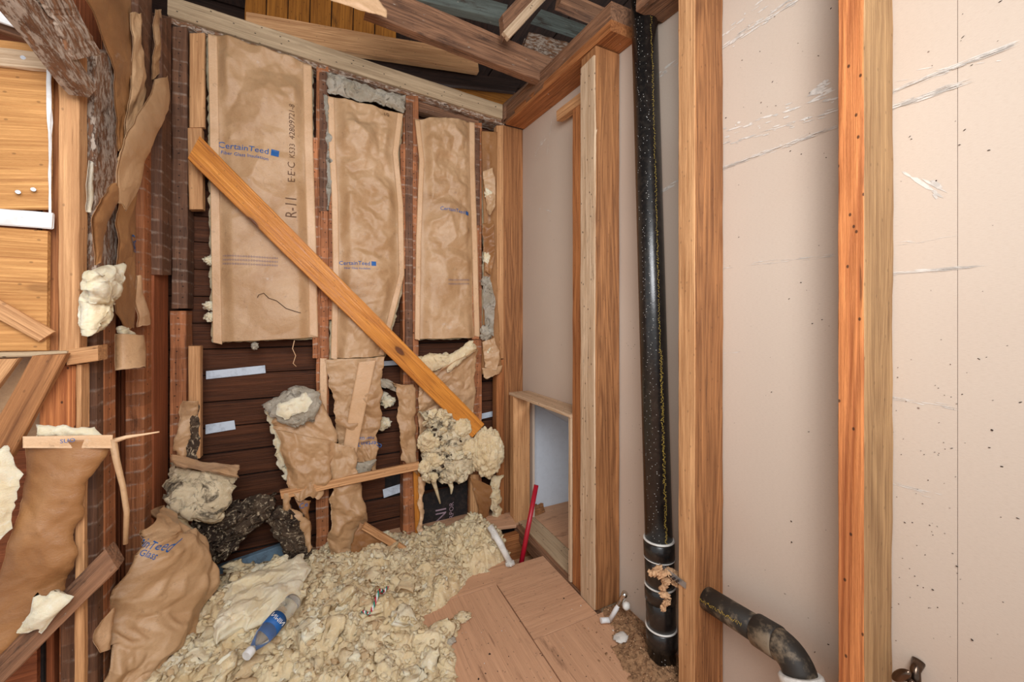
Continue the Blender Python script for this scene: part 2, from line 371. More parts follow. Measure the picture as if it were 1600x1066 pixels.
def rim(nu, nv, nn):
    top = np.arange(nu); bot = (nv-1)*nu+np.arange(nu); lf = np.arange(nv)*nu; rt = lf+nu-1
    out = []
    for e in (top, bot, lf, rt):
        out.append(np.stack([e[:-1], e[1:], e[1:]+nn, e[:-1]+nn], 1))
    return np.concatenate(out)
def pad(name, rows, facing, thick, mat, parent=None, res=.006, amp=.012, sc=.05, seed=1, torn=.015, back=.5, oct=5):
    """a piece of glass wool: closed, lumpy and ragged between two edges"""
    G, u, v = rowgrid(rows, 12, 12); X, Y = metric(G)
    nu = max(8, int(X.max()/res)); nv = max(8, int(Y.max()/res))
    G, u, v = rowgrid(rows, nu, nv); N, s = gnormals(G, facing); X, Y = metric(G)
    tu = np.gradient(G, axis=1); tu /= np.linalg.norm(tu, axis=2)[..., None]+1e-9
    tv = np.gradient(G, axis=0); tv /= np.linalg.norm(tv, axis=2)[..., None]+1e-9
    U, V = np.meshgrid(u, v/v[-1])
    q = np.stack([X/sc+seed*3.3, Y/sc, np.full_like(X, seed*1.9)], -1)
    rx = fbm(q*1.6+40, 4)*torn; ry = fbm(q*1.6+80, 4)*torn
    e = np.clip(np.minimum(np.minimum(U, 1-U)*X.max(), np.minimum(V, 1-V)*Y.max())/max(thick, .01), 0, 1)
    prof = np.sqrt(1-(1-e)**2)
    T = G+tu*rx[..., None]+tv*ry[..., None]
    f = T+N*((prof*thick*(1-back)+prof*fbm(q, oct, True)*amp)[..., None])
    b = T-N*((prof*thick*back+prof*fbm(q+55, 3, True)*amp*.5)[..., None])
    n = nu*nv
    return meshobj(name, np.r_[f.reshape(-1, 3), b.reshape(-1, 3)], np.r_[gridfaces(nu, nv, 0, s < 0), gridfaces(nu, nv, n, s > 0), rim(nu, nv, n)], mat, parent, True)
import bmesh
def ico(sub):
    bm = bmesh.new(); bmesh.ops.create_icosphere(bm, subdivisions=sub, radius=1)
    v = np.array([x.co[:] for x in bm.verts]); f = np.array([[q.index for q in x.verts] for x in bm.faces]); bm.free(); return v, f
ICO = {k: ico(k) for k in (1, 2, 3, 4, 5, 6)}
def blob(name, c, r, mat, parent=None, sub=5, amp=.35, sc=1.6, seed=1, rot=(0, 0, 0), torn=.25):
    v, f = ICO[sub]; q = v*sc+seed*4.1
    h = 1+fbm(q, 5, True)*amp; w = v*h[:, None]+np.stack([fbm(q*2.2+k*20, 3) for k in range(3)], 1)*torn*.3
    w = w*np.array(r); R = np.array(Euler(rot).to_matrix())
    return meshobj(name, w@R.T+np.array(tuple(c)), f, mat, parent, True)
def scatter(name, pts, sizes, mat, parent=None, sub=1, flat=.5, seed=1):
    """many small torn flakes joined into one mesh"""
    rs = np.random.RandomState(seed); v, f = ICO[sub]; V = []; F = []; n = 0
    for p, s in zip(pts, sizes):
        q = v*(1+.7*fbm(v*1.8+rs.uniform(0, 60), 2)[:, None])*np.array([1, rs.uniform(.5, 1), flat*rs.uniform(.5, 1.2)])
        R = np.array(Euler(tuple(rs.uniform(-1, 1, 3)*(.7, .7, 3.1))).to_matrix())
        V.append(q*s@R.T+np.array(tuple(p))); F.append(f+n); n += len(v)
    return meshobj(name, np.concatenate(V), np.concatenate(F), mat, parent, sub > 1)
_SH = {2: [], 3: []}
for _k in range(36):
    _v, _f = ICO[3 if _k < 18 else 2]; _w = _v*np.array([1, .8, .42])
    for _a, _s in ((.85, 1.0), (.30, 2.4), (.16, 6.), (.09, 14.)):
        _w = _w+_a*np.stack([perlin(_v*_s+_k*9.1+q*33) for q in range(3)], 1)*np.array([1, 1, .75])
    _SH[3 if _k < 18 else 2].append(_w)
def shreds(name, pts, sizes, mat, parent=None, seed=1, tilt=.6, src=3):
    """torn, folded shreds of wool joined into one mesh"""
    rs = np.random.RandomState(seed); f = ICO[src][1]; V = []; F = []; n = 0
    for p, s in zip(pts, sizes):
        R = np.array(Euler((rs.normal()*tilt, rs.normal()*tilt, rs.uniform(0, 6.28))).to_matrix())
        V.append((_SH[src][rs.randint(18)]*s)@R.T+np.array(tuple(p))); F.append(f+n); n += len(V[-1])
    return meshobj(name, np.concatenate(V), np.concatenate(F), mat, parent, True)
def tube(name, pts, r, mat, parent=None, seg=20, cap=True, rr=None, smooth=True):
    pts = [Vector(p) for p in pts]; vs = []; fs = []; up = None
    for i, p in enumerate(pts):
        t = (pts[min(i+1, len(pts)-1)]-pts[max(i-1, 0)]).normalized()
        if up is None: up = t.orthogonal().normalized()
        up = (up-t*up.dot(t)).normalized(); sd = t.cross(up); q = rr[i] if rr else r
        for k in range(seg):
            a = 2*math.pi*k/seg; vs.append(p+(up*math.cos(a)+sd*math.sin(a))*q)
    for i in range(len(pts)-1):
        for k in range(seg):
            a = i*seg+k; b = i*seg+(k+1) % seg; fs.append((a, b, b+seg, a+seg))
    if cap: fs.append(tuple(range(seg-1, -1, -1))); fs.append(tuple((len(pts)-1)*seg+k for k in range(seg)))
    o = meshobj(name, [tuple(v) for v in vs], fs, mat, parent, smooth)
    if smooth and cap:
        for p in o.data.polygons[-2:]: p.use_smooth = False
    return o
def lathe(name, prof, A, B, mat, parent=None, seg=24):
    """prof: (fraction along A-B, radius)"""
    A = Vector(A); B = Vector(B)
    return tube(name, [A.lerp(B, f+i*1e-5) for i, (f, r) in enumerate(prof)], 0, mat, parent, seg, True, [r for f, r in prof])
def text(name, s, center, right, up, size, mat, parent, onto=None, lift=.0012, box=0, spacing=1.0, squeeze=1.0):
    cu = bpy.data.curves.new(name, 'FONT'); cu.body = s; cu.size = size; cu.align_x = 'CENTER'; cu.align_y = 'CENTER'; cu.space_character = spacing
    cu.resolution_u = 2
    to = bpy.data.objects.new(name, cu); COL.objects.link(to)
    bpy.context.view_layer.update(); me = bpy.data.meshes.new_from_object(to.evaluated_get(bpy.context.evaluated_depsgraph_get()))
    bpy.data.objects.remove(to)
    bm = bmesh.new(); bm.from_mesh(me)
    if box:
        w = max(v.co.x for v in bm.verts)+size*.25; q = size*.8
        vs = [bm.verts.new((w+a*q, -size*.35+b*q, 0)) for a, b in ((0, 0), (1, 0), (1, 1), (0, 1))]; bm.faces.new(vs)
    bmesh.ops.triangulate(bm, faces=bm.faces[:])
    for _ in range(2):
        e = [x for x in bm.edges if x.calc_length() > size*.3]
        if e: bmesh.ops.subdivide_edges(bm, edges=e, cuts=1)
        bmesh.ops.triangulate(bm, faces=bm.faces[:])
    r = Vector(right).normalized(); u = Vector(up); u = (u-r*u.dot(r)).normalized(); n = r.cross(u); c = Vector(center)
    for v in bm.verts:
        p = c+r*v.co.x*squeeze+u*v.co.y
        if onto:
            h = SHEETS[onto.name].ray_cast(p+n*.15, -n)
            if h[0] is not None: p = h[0]
        v.co = p+n*lift
    vs = [tuple(v.co) for v in bm.verts]; bm.verts.index_update(); fs = [tuple(v.index for v in f.verts) for f in bm.faces]; bm.free()
    return meshobj(name, vs, fs, mat, parent)
def PX(P, *pairs): return [(P(*a), P(*b)) for a, b in pairs]

# ================================================================== THE SETTING
def boxes(name, bs, mat, parent=None, kind=None):
    vs = []; fs = []
    for x0, x1, y0, y1, z0, z1 in bs:
        n = len(vs); vs += [(x, y, z) for z in (z0, z1) for y in (y0, y1) for x in (x0, x1)]
        fs += [tuple(n+i for i in f) for f in ((0, 2, 3, 1), (4, 5, 7, 6), (0, 1, 5, 4), (2, 6, 7, 3), (0, 4, 6, 2), (1, 3, 7, 5))]
    return tag(meshobj(name, vs, fs, mat, parent), kind=kind)
wb = boxes('wall_back', [(-.75, 1.2, 2.135, 2.16, -.3, 2.25)], 'felt', kind='structure')
tag(wb, 'dark lap siding seen from inside behind the open back wall studs')
z = -.06; k = 0
while z < 2.2:
    h = .115+random.uniform(-.004, .004); y = 2.108+random.uniform(-.003, .003)
    if not (.14 < z+h/2 < .30): board('siding_board', (-.68, y, z+h/2), (.93, y, z+h/2+random.uniform(-.002, .002)), h-.003, .014, (0, -1, -.13), 'siding', wb, rough=.0008, step=.08)
    else:
        board('siding_board', (-.68, y, z+h/2), (.30, y, z+h/2), h-.003, .014, (0, -1, -.13), 'siding', wb, rough=.0008, step=.08)
    z += h
PS = AY(2.094)
for a, b in [(((322, 580), (322, 593)), ((414, 571), (415, 583))), (((321, 664), (321, 679)), ((366, 657), (368, 671))), (((592, 565), (592, 572)), ((622, 563), (622, 571))),
             (((598, 765), (600, 779)), ((628, 756), (627, 769))), (((752, 647), (752, 655)), ((777, 641), (777, 650)))]:
    plank('pale_strip', a, b, PS, NB_, .004, 'blue', wb, rough=.0006)  # pale blue-white panels set at gaps in the siding
plank('blue_sill_board', ((330, 893), (325, 915)), ((442, 850), (445, 876)), AY(2.06), NB_, .03, 'bluesill', wb)
wl = boxes('wall_left', [(-.68, -.655, 1.47, 2.14, -.3, 2.7)], 'felt', kind='structure')
tag(wl, 'reddish brown sheathing behind the left wall studs')
for i in range(5):
    y = 1.475+i*.127; board('sheathing_board', (-.638, y+.062, -.05), (-.638, y+.062, 2.4), .123, .016, NL_, 'red', wl, step=.12)
boxes('wall_return', [(-1.7, -.66, 1.455, 1.475, -.3, 2.7)], 'red', kind='structure')
wr = empty('wall_right', (XR, 1, 0)); tag(wr, 'tan paper backed drywall behind the open studs on the right', kind='structure')
boxes('drywall_sheet', [(XR, XR+.013, 1.885, 2.02, -.02, 2.215), (XR, XR+.013, 1.36, 1.885, .69, 2.215), (XR, XR+.013, .286, 1.36, -.02, 2.215)], 'drywall', wr)
boxes('drywall_sheet', [(XR, XR+.013, -1.3, .2852, -.02, 2.35)], 'drywall', wr)
# plaster scrapes, each a row of short thin smears on the paper
def scrape(p0, p1, w, n, seed):
    rs = np.random.RandomState(seed); A, B = AX(XR)(*p0), AX(XR)(*p1); ax = B-A; vs = []; fs = []
    up = Vector((0, 0, 1))
    for i in range(n):
        t = rs.uniform(0, 1); l = rs.uniform(.004, .03)*(1 if rs.rand() < .7 else 2); c = A+ax*t+up*rs.normal()*w*.8; d = ax.normalized()*l; q = w*rs.uniform(.12, .6)
        m = len(vs)
        for a, b in ((-1, 0), (-.6, -.7), (.3, -1), (1, -.1), (.5, .8), (-.4, 1)):
            p = c+d*a*.5+up*b*q*.5*rs.uniform(.6, 1.3); vs.append((XR-.0006-.00002*i, p.y, p.z))
        fs.append(tuple(range(m+5, m-1, -1)))
    return vs, fs
V, F = [], []
for i, (a, b, w, n) in enumerate([((1116, 268), (1308, 198), .003, 190), ((1116, 232), (1308, 172), .006, 40), ((1116, 212), (1308, 150), .012, 26), ((1132, 72), (1242, 0), .008, 60), ((1118, 60), (1200, 0), .012, 10),
        ((1378, 174), (1500, 132), .003, 130), ((1378, 150), (1582, 70), .0025, 170), ((1400, 128), (1580, 95), .006, 6), ((1118, 420), (1310, 398), .003, 30), ((1390, 428), (1520, 417), .0022, 80), ((1380, 386), (1480, 372), .003, 14),
        ((1030, 300), (1058, 286), .006, 30), ((1030, 120), (1058, 100), .01, 10), ((1385, 620), (1500, 640), .003, 26), ((1380, 752), (1470, 775), .003, 16), ((1116, 555), (1160, 548), .003, 8),
        ((836, 240), (852, 215), .01, 20), ((862, 190), (855, 240), .012, 24), ((840, 330), (866, 330), .012, 8), ((850, 400), (846, 470), .006, 14), ((1270, 150), (1296, 138), .012, 22), ((1415, 270), (1470, 300), .02, 8)]):
    v, f = scrape(a, b, w, n, i); F += [tuple(q+len(V) for q in x) for x in f]; V += v
tag(meshobj('plaster_scrapes', V, F, 'chip', wr), kind='stuff')
rs = np.random.RandomState(5); P_ = []; Z_ = []
for i in range(150):
    px, py = rs.uniform(1120, 1600), rs.uniform(0, 1066)
    if 1300 < px < 1380: continue
    P_.append(AX(XR-.0008)(px, py)); Z_.append(rs.choice([.0008, .0011, .0022]))
for i in range(60): P_.append(AX(XR-.001)(rs.uniform(1376, 1510), rs.uniform(560, 960))); Z_.append(.0012)
for i in range(40): P_.append(AX(XR-.001)(rs.uniform(978, 1010), rs.uniform(500, 940))); Z_.append(.0016)
tag(scatter('dark_specks', P_, Z_, 'dark', wr, flat=.3), kind='stuff')
# floor
fl = boxes('floor', [(-1.8, 2.2, -1.2, 2.14, -.30, -.28)], 'grime', kind='structure'); tag(fl, 'dusty plywood subfloor with a rectangular opening in its far corner')
def ply(x0, x1, y0, y1, grain='x'):
    A, B, w = ((x0, (y0+y1)/2, 0), (x1, (y0+y1)/2, 0), y1-y0) if grain == 'x' else (((x0+x1)/2, y0, 0), ((x0+x1)/2, y1, 0), x1-x0)
    return board('plywood_sheet', A, B, w, .019, (0, 0, 1), 'floorply', fl, rough=.0006, bev=.0015, step=.08)
ply(-1.7, .652, -1.1, 1.478, 'y'); ply(.656, 1.05, -1.1, 1.166, 'y'); ply(.656, .925, 1.170, 1.565, 'x'); ply(-.64, .757, 1.482, 2.13, 'x'); ply(.760, 1.05, 1.88, 2.13, 'x')
board('plywood_sheet', (1.064, 1.6, .0), (2.1, 1.6, 0), .73, .019, (0, 0, 1), 'floorply', fl, step=.1)
for y in (1.83, 1.44): board('joist', (-.6, y, -.022), (1.2, y, -.022), .04, .19, (0, 0, 1), 'fir', fl)
boxes('joist_bay', [(.5, 1.2, 1.46, 1.82, -.16, -.15)], 'foam', fl)
# floor seam screws and stains: short dark gouges by the seams
tag(scatter('floor_crumbs', [AZ(.001)(rs.uniform(690, 1050), rs.uniform(880, 1066)) for i in range(160)], rs.choice([.0012, .002, .0035], 160, p=[.6, .32, .08]), 'dark', fl, flat=.3, seed=8), kind='stuff')
tag(scatter('plaster_crumbs', [AZ(.001)(rs.uniform(690, 1050), rs.uniform(880, 1066)) for i in range(60)], rs.choice([.001, .0018, .003], 60, p=[.6, .32, .08]), 'chip', fl, flat=.3, seed=9), kind='stuff')
wc = boxes('wall_beyond', [(1.08, 2.2, 1.965, 1.98, -.02, 1.0)], 'closet', kind='structure'); tag(wc, 'pale blue white wall beyond the low opening')
boxes('wall_beyond_side', [(2.1, 2.12, 1.1, 2.0, -.02, 1.0)], 'closet', kind='structure')
sc_ = meshobj('ceiling_beyond', [(1.063, 1.2, .63), (1.063, 1.97, .63), (2.1, 1.97, .02), (2.1, 1.2, .02), (1.063, 1.2, .65), (1.063, 1.97, .65), (2.1, 1.97, .04), (2.1, 1.2, .04)],
              [(0, 1, 2, 3), (7, 6, 5, 4), (0, 4, 5, 1), (1, 5, 6, 2), (2, 6, 7, 3), (3, 7, 4, 0)], 'closet'); tag(sc_, 'sloping grey underside seen through the low opening', kind='structure')
# roof space
ce = boxes('ceiling', [(-1.8, 2.5, .2, 3.05, 3.30, 3.32), (-1.8, 2.5, 3.04, 3.06, 2.2, 3.32), (2.48, 2.5, .2, 3.05, 2.2, 3.32), (-1.8, -1.78, .2, 3.05, 2.3, 3.32)], 'deckdark', kind='structure'); tag(ce, 'dark roof boards above the open rafters')  # roof deck; its turned-down sides are added to shut out world light
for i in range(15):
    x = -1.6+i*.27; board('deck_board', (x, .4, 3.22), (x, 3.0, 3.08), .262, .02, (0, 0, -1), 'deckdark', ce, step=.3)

# ================================================================== FRAMING
def T(o, label, cat, group=None): return tag(o, label, cat, group)
# back wall: plates
T(plank('top_plate', ((262, -6), (262, 20)), ((790, 163), (786, 188)), AY(1.985), NB_, .04, 'grey', step=.02), 'weathered grey top plate sloping across the back wall', 'beam')
T(plank('lower_plate', ((266, 21), (266, 36)), ((788, 187), (788, 196)), AY(2.0), NB_, .09, 'rot', rough=.004, wane=.4, step=.012), 'rotten dark plate right under the grey top plate', 'beam')
T(plank('cross_plate', ((560, 118), (560, 150)), ((748, 180), (748, 198)), AY(2.03), NB_, .05, 'rafter', rough=.002), 'short stained plate above the two middle kraft batts', 'beam')
# back wall studs
T(vstud('wall_stud', 268, 293, 42, 482, AY(2.0), NB_, .09, 'lathdark', rough=.002), 'dark blotched stud at the left corner of the back wall, upper length', 'stud')
T(vstud('wall_stud', 265, 291, 486, 1000, AY(2.0), NB_, .09, 'lath'), 'brown lath marked stud at the left corner, lower length below the joint', 'stud')
T(plank('nailer', ((296, 52), (320, 52)), ((296, 199), (320, 199)), AY(1.985), NB_, .02, 'pine'), 'clean pine nailer at the top beside the left corner stud', 'board')
T(plank('nailer', ((293, 200), (315, 200)), ((295, 327), (317, 327)), AY(1.99), NB_, .04, 'pine'), 'pine nailer behind the upper end of the long brace', 'board')
T(vstud('nailer', 294, 313, 541, 716, AY(1.95), NB_, .04, 'pine'), 'lower pine nailer standing beside the left corner stud', 'board')
def cluster(parts, label, P=AY(2.0)):
    """a stud and the battens nailed along its face"""
    r = None
    for i, (a, b, y0, y1, m, dy) in enumerate(parts):
        o = vstud('wall_stud' if i == 0 else 'batten', a, b, y0, y1, AY(2.0-dy), NB_, .09 if i == 0 else .02, m, r, rough=.0018, step=.02)
        if i == 0: r = o
    return T(r, label, 'stud')
cluster([(494, 514, 104, 905, 'lath', 0), (499, 512, 112, 330, 'lathdark', .018), (488, 497, 215, 560, 'lath', .012), (501, 513, 330, 470, 'lath', .02), (500, 513, 470, 700, 'lath', .018), (513, 521, 225, 500, 'lath', .012)], 'lath marked stud between the widest batt and the middle batt')
cluster([(630, 654, 150, 850, 'lath', 0), (634, 645, 160, 560, 'lathdark', .018), (626, 634, 225, 420, 'lath', .012), (645, 652, 230, 520, 'lath', .012)], 'lath marked stud right of the middle batt')
cluster([(739, 753, 192, 815, 'lath', 0), (741, 750, 200, 352, 'lathdark', .016), (738, 749, 352, 530, 'lath', .018)], 'lath marked stud second from the right corner')
T(vstud('wall_stud', 735, 749, 742, 815, AY(1.97), NB_, .03, 'pine'), 'short split stud end below the round wool ball', 'stud')
T(vstud('wall_stud', 776, 787, 196, 560, AY(1.985), NB_, .04, 'pine'), 'narrow light nailer strip beside the corner post', 'stud')
T(vstud('wall_stud', 776, 788, 562, 820, AY(1.99), NB_, .06, 'fir'), 'narrow darker nailer strip low beside the corner post', 'stud')
T(board('corner_post', ((.92+1.05)/2, 2.0, .0), ((.92+1.05)/2, 2.0, 2.185), .13, .09, NB_, 'post'), 'brown corner post where the back and right walls meet', 'post')
T(vstud('wall_stud', 500, 511, 560, 740, AY(1.975), NB_, .02, 'kraftlight', rough=.002), 'thin light strip on the stud under the middle batt', 'board')
T(plank('batten', ((646, 735), (657, 735)), ((650, 852), (661, 852)), AY(1.97), NB_, .02, 'brace', rough=.001), 'narrow knotty amber batten low on the middle stud', 'board')
# right wall framing
bm_ = board('top_beam', (XF, 2.0, 2.24), (XF, 1.10, 2.185), .09, .12, NR_, 'rafter', rough=.0015); T(bm_, 'brown double top beam running along the right wall', 'beam')
board('lower_ply', (XF-.0, 1.98, 2.18), (XF-.0, 1.10, 2.125), .12, .04, (0, 0, -1), 'fir', bm_, rough=.001).location.x += .06
T(board('top_beam', (XF, .97, 2.17), (XF, .2, 2.12), .13, .12, NR_, 'rafter', rough=.0015), 'short beam end right of the black pipe at the top', 'beam')
pk = vbox('door_post', XF+.001, XR-.004, 1.184, 1.278, 0, 2.125, 'post'); T(pk, 'thick brown post with a pale stained face left of the black pipe', 'post')
vbox('pale_face', XF-.003, XF+.012, 1.186, 1.277, 0, 2.09, 'pale', pk, rough=.0018)
T(vbox('door_stud', XF+.01, XR-.01, 1.285, 1.35, 0, 1.96, 'fir'), 'orange fir stud right of the low opening', 'stud')
T(board('blocking', (XF+.06, 1.29, 2.03), (XF+.06, 1.55, 2.045), .05, .035, NR_, 'pine', rough=.003), 'short nailing block under the top beam', 'board')
def full_stud(px, w, label, face, side):
    t = lambda p: (CA-SA*(p-800)/FPX)/(SA+CA*(p-800)/FPX)
    y1 = XF*t(px[0]); y0 = XF*t(px[1])
    o = vbox('wall_stud', XF, XR-.002, y0, y1, 0, 2.2, side, rough=.0016)
    board('sawn_edge', (XF-.0008, (y0+y1)/2, 0), (XF-.0008, (y0+y1)/2, 2.2), y1-y0-.002, .004, NR_, face, o, rough=.0008)
    return T(o, label, 'stud')
full_stud((1060, 1086), .1, 'fir stud right beside the black pipe', 'pine', 'post')
full_stud((1309, 1350), .1, 'free standing fir stud with orange sawn edge at the far right', 'firface', 'tan')
# little doorway frame
df = board('opening_header', (XF+.058, 1.93, .694), (XF+.058, 1.35, .700), .122, .014, (0, 0, 1), 'pale', rough=.0015); T(df, 'thin splintered head board over the low opening', 'board')
T(vbox('opening_jamb', XF, XR-.02, 1.88, 1.925, 0, .682, 'pine', rough=.001), 'light left jamb of the low opening', 'board')
T(vbox('opening_jamb', XF+.005, XR+.012, 1.353, 1.372, 0, .685, 'pale', rough=.001), 'thin whitish right jamb of the low opening', 'board')
T(board('sill_plate', (1.01, 1.19, .004), (1.01, 1.90, .004), .10, .04, (0, 0, 1), 'grey', rough=.002), 'worn grey sill plate along the low opening', 'board')
T(board('sill_plate', (.944, 1.19, -.003), (.944, 1.86, -.003), .036, .06, (0, 0, 1), 'rafter', rough=.002), 'narrow splintered sill strip beside the floor hole', 'board')
T(board('floor_offcut', (.79, 1.905, .028), (.93, 1.885, .022), .11, .018, (0, -.1, 1), 'floorply', rough=.001), 'square plywood offcut lying beyond the floor hole', 'board')
# long brace and other loose sticks on the back wall
T(plank('diagonal_brace', ((312, 212), (293, 248)), ((757, 663), (738, 684)), AY(1.895), NB_, .035, 'brace', rough=.001), 'long knotty amber brace running diagonally across the back wall', 'board')
T(plank('short_brace', ((437, 768), (440, 780)), ((655, 722), (655, 735)), AY(1.90), NB_, .02, 'pine'), 'thin level pine batten across the lower middle studs', 'board')
T(plank('short_brace', ((571, 818), (565, 828)), ((652, 866), (646, 876)), AY(1.86), NB_, .02, 'pine', rough=.002), 'short broken stick leaning down towards the wool pile', 'board')
# black felt with print
ft = sheet('felt_paper', PX(AY(2.085), ((650, 776), (736, 752)), ((650, 868), (736, 850))), NB_, 'felt', amp=.004, sc=.1); T(ft, 'black building felt with lilac lettering behind the studs', 'building felt')
c = AY(2.08)(690, 808); text('printed_lettering', 'INI', c, (0, 0, 1), (-1, 0, 0), .085, 'feltprint', ft, ft, .002, squeeze=.9)
c = AY(2.08)(706, 806); text('printed_lettering', 'CORPOR', c, (0, 0, 1), (-1, 0, 0), .036, 'feltprint', ft, ft, .002)

# ================================================================== ROOF TIMBERS
T(plank('rafter', ((588, -30), (570, 22)), ((876, 98), (848, 125)), AY(1.6), NB_, .045, 'rafter', rough=.002, step=.02), 'heavy old rafter running down onto the right top beam', 'rafter')
T(plank('rafter', ((700, -30), (690, 2)), ((900, 50), (880, 86)), AY(1.78), NB_, .04, 'teal', rough=.002) if False else
  plank('rafter', ((660, -30), (650, 0)), ((794, 8), (787, 30)), AY(1.75), NB_, .05, 'teal', rough=.002), 'teal stained rafter piece at the top of the frame', 'rafter')
o = plank('roof_joist', ((787, 24), (787, 57)), ((866, -66), (860, -12)), AY(1.5), NB_, .04, 'rafter'); T(o, 'short joist with a pale lower edge between the rafters', 'rafter')
plank('pale_edge', ((787, 50), (795, 60)), ((846, -16), (862, -10)), AY(1.49), NB_, .02, 'pale', o)
T(plank('rafter', ((880, -14), (876, 0)), ((968, 18), (944, 36)), AY(1.42), NB_, .05, 'rafter'), 'stained rafter stub left of the pipe top', 'rafter')
T(plank('roof_board', ((846, 12), (832, 34)), ((936, 48), (920, 60)), AY(2.0), NB_, .03, 'teal'), 'teal stained board in the dark gap above the beam', 'board')
T(plank('roof_log', ((828, 56), (815, 76)), ((915, 66), (880, 106)), AY(1.95), NB_, .06, 'rot', rough=.006, wane=.5), 'charred rough timber in the dark gap above the beam', 'beam')
T(plank('roof_wedge', ((384, 14), (384, 60)), ((745, 84), (748, 109)), AY(2.10), NB_, .04, 'pine'), 'long clean pine board just above the grey top plate', 'board')
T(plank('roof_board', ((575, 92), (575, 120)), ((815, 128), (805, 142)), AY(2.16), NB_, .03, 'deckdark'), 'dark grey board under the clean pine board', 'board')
T(plank('roof_board', ((700, 108), (700, 140)), ((805, 142), (805, 168)), AY(2.2), NB_, .02, 'deck'), 'amber board end next to the top corner', 'board')
rd = empty('roof_sheathing', (0, 2.3, 2.5)); T(rd, 'amber stained sheathing boards above the top plate', 'sheathing')
for i in range(7):
    a = 384+i*34; b = a+33; plank('plank', ((a, -30), (b, -28)), ((a-2, 40+i*5), (b-3, 44+i*5)), AY(2.3), NB_, .02, 'deck', rd, rough=.001)
for i in range(4):
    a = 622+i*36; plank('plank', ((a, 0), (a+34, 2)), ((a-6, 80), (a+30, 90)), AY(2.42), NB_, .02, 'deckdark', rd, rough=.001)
T(vstud('roof_block', 790, 822, 118, 186, AY(2.02), NB_, .05, 'rafter') if False else plank('roof_block', ((786, 160), (788, 190)), ((838, 118), (850, 128)), AY(1.97), NB_, .04, 'rafter'), 'old timber block standing on the beam end in the corner', 'beam')
T(sheet('torn_paper', PX(AY(1.5), ((505, -20), (570, -30)), ((520, 2), (600, 10)), ((565, 16), (603, 26))), NB_, 'kraftlight', amp=.004, sc=.05, torn=(.01, .01, 0, .01)), 'torn scrap of pale paper hanging by the heavy rafter', 'paper')

# ================================================================== KRAFT BATTS ON THE BACK WALL
def batt(rows, label, seed, amp=.012, bulge=.02, mat='kraft', Y=1.985, fl=(13, 13), core=True, sc=.15, torn=(0, 0, .002, .002), soft=.12, fade=.35):
    P = AY(Y)
    R = PX(P, *rows); o = sheet('kraft_batt', R, NB_, mat, amp=amp*1.5, sc=sc, bulge=bulge, seed=seed, torn=torn, soft=soft, edge=.25, fade=fade, res=.005, flat=.026)
    T(o, label, 'insulation batt')
    Q = AY(Y-.005)
    for s, w in enumerate(fl):
        if not w: continue
        rr = [((a[0], a[1]), (a[0]+w, a[1]+w*.25)) if s == 0 else ((b[0]-w, b[1]-w*.25), b) for a, b in rows]
        sheet('flange', PX(Q, *rr), NB_, 'kraftlight', o, amp=.0025, sc=.12, seed=seed+s+5, res=.008)
    if core:
        rr = [((a[0]-3, a[1]+2), (b[0]+2, b[1]+2)) for a, b in rows]
        pad('wool_core', PX(AY(Y+.040), *rr), NB_, .05, 'wool', o, res=.012, amp=.006, seed=seed, torn=.008)
    return o
b1 = batt([((325, 52), (487, 102)), ((328, 200), (489, 230)), ((330, 370), (494, 380)), ((333, 535), (497, 527))], 'widest kraft batt with large blue lettering, left of the back wall', 3, .026, .03, fl=(14, 14), sc=.2)
def printed(o, s, px, py, size, rot=0, mat='inkblue', box=0, Y=1.97, **k):
    r = math.radians(rot); text('printed_lettering', s, AY(Y)(px, py), (math.cos(r), 0, math.sin(r)), (-math.sin(r), 0, math.cos(r)), size, mat, o, o, .0016, box=box, **k)
printed(b1, 'CertainTeed', 381, 232, .036, -3, box=1); printed(b1, 'Fiber Glass Insulation', 383, 244, .020, -4)
printed(b1, 'R-11', 456, 325, .062, 90, 'inkbrown', squeeze=.8); printed(b1, 'E·E·C', 456, 270, .040, 90, 'inkbrown'); printed(b1, 'K533  42809721-8', 457, 208, .030, 90, 'inkbrown')
for i in range(3): printed(b1, 'HHHHHHHHHHHHHHHHHHHHH', 392, 402+i*6, .013, 0, 'inkpale')
b2 = batt([((512, 150), (630, 178)), ((514, 230), (622, 240)), ((518, 300), (630, 320)), ((520, 420), (632, 430)), ((517, 560), (600, 556))], 'crumpled middle kraft batt below the grey wool', 11, .022, .035, fl=(10, 9), sc=.13, fade=.7)
printed(b2, 'CertainTeed', 554, 412, .026, 0, box=1); printed(b2, 'Fiber Glass Insulation', 558, 420, .013, 0); printed(b2, '10', 604, 178, .03, 8, 'inkbrown')
b3 = batt([((648, 186), (742, 192)), ((655, 250), (742, 260)), ((650, 380), (746, 380)), ((648, 530), (750, 527))], 'kraft batt right of the middle stud with a folded corner', 23, .02, .03, fl=(8, 9), sc=.12, fade=.5)
printed(b3, 'CertainTeed', 706, 330, .026, -3, box=1); 
for i in range(2): printed(b3, 'HHHHHHHHHHHH', 716, 438+i*6, .014, 3, 'inkpale')
b4 = batt([((752, 205), (777, 206)), ((754, 300), (776, 300)), ((757, 380), (776, 390)), ((755, 470), (778, 470)), ((752, 584), (784, 582))], 'narrow wrinkled kraft strip batt beside the corner post', 31, .016, .01, 'kraftdark', fl=(0, 0), sc=.05)
for i, (x, y, r, m) in enumerate([(764, 303, .022, 'woolwhite'), (762, 404, .022, 'woolwhite'), (760, 520, .03, 'woolgrey'), (769, 545, .026, 'woolwhite'), (758, 440, .02, 'woolgrey')]):
    blob('wool_tuft', AY(1.965)(x, y), (r*1.2, r*.7, r*1.4), m, b4, 4, .4, 1.6, i+5)
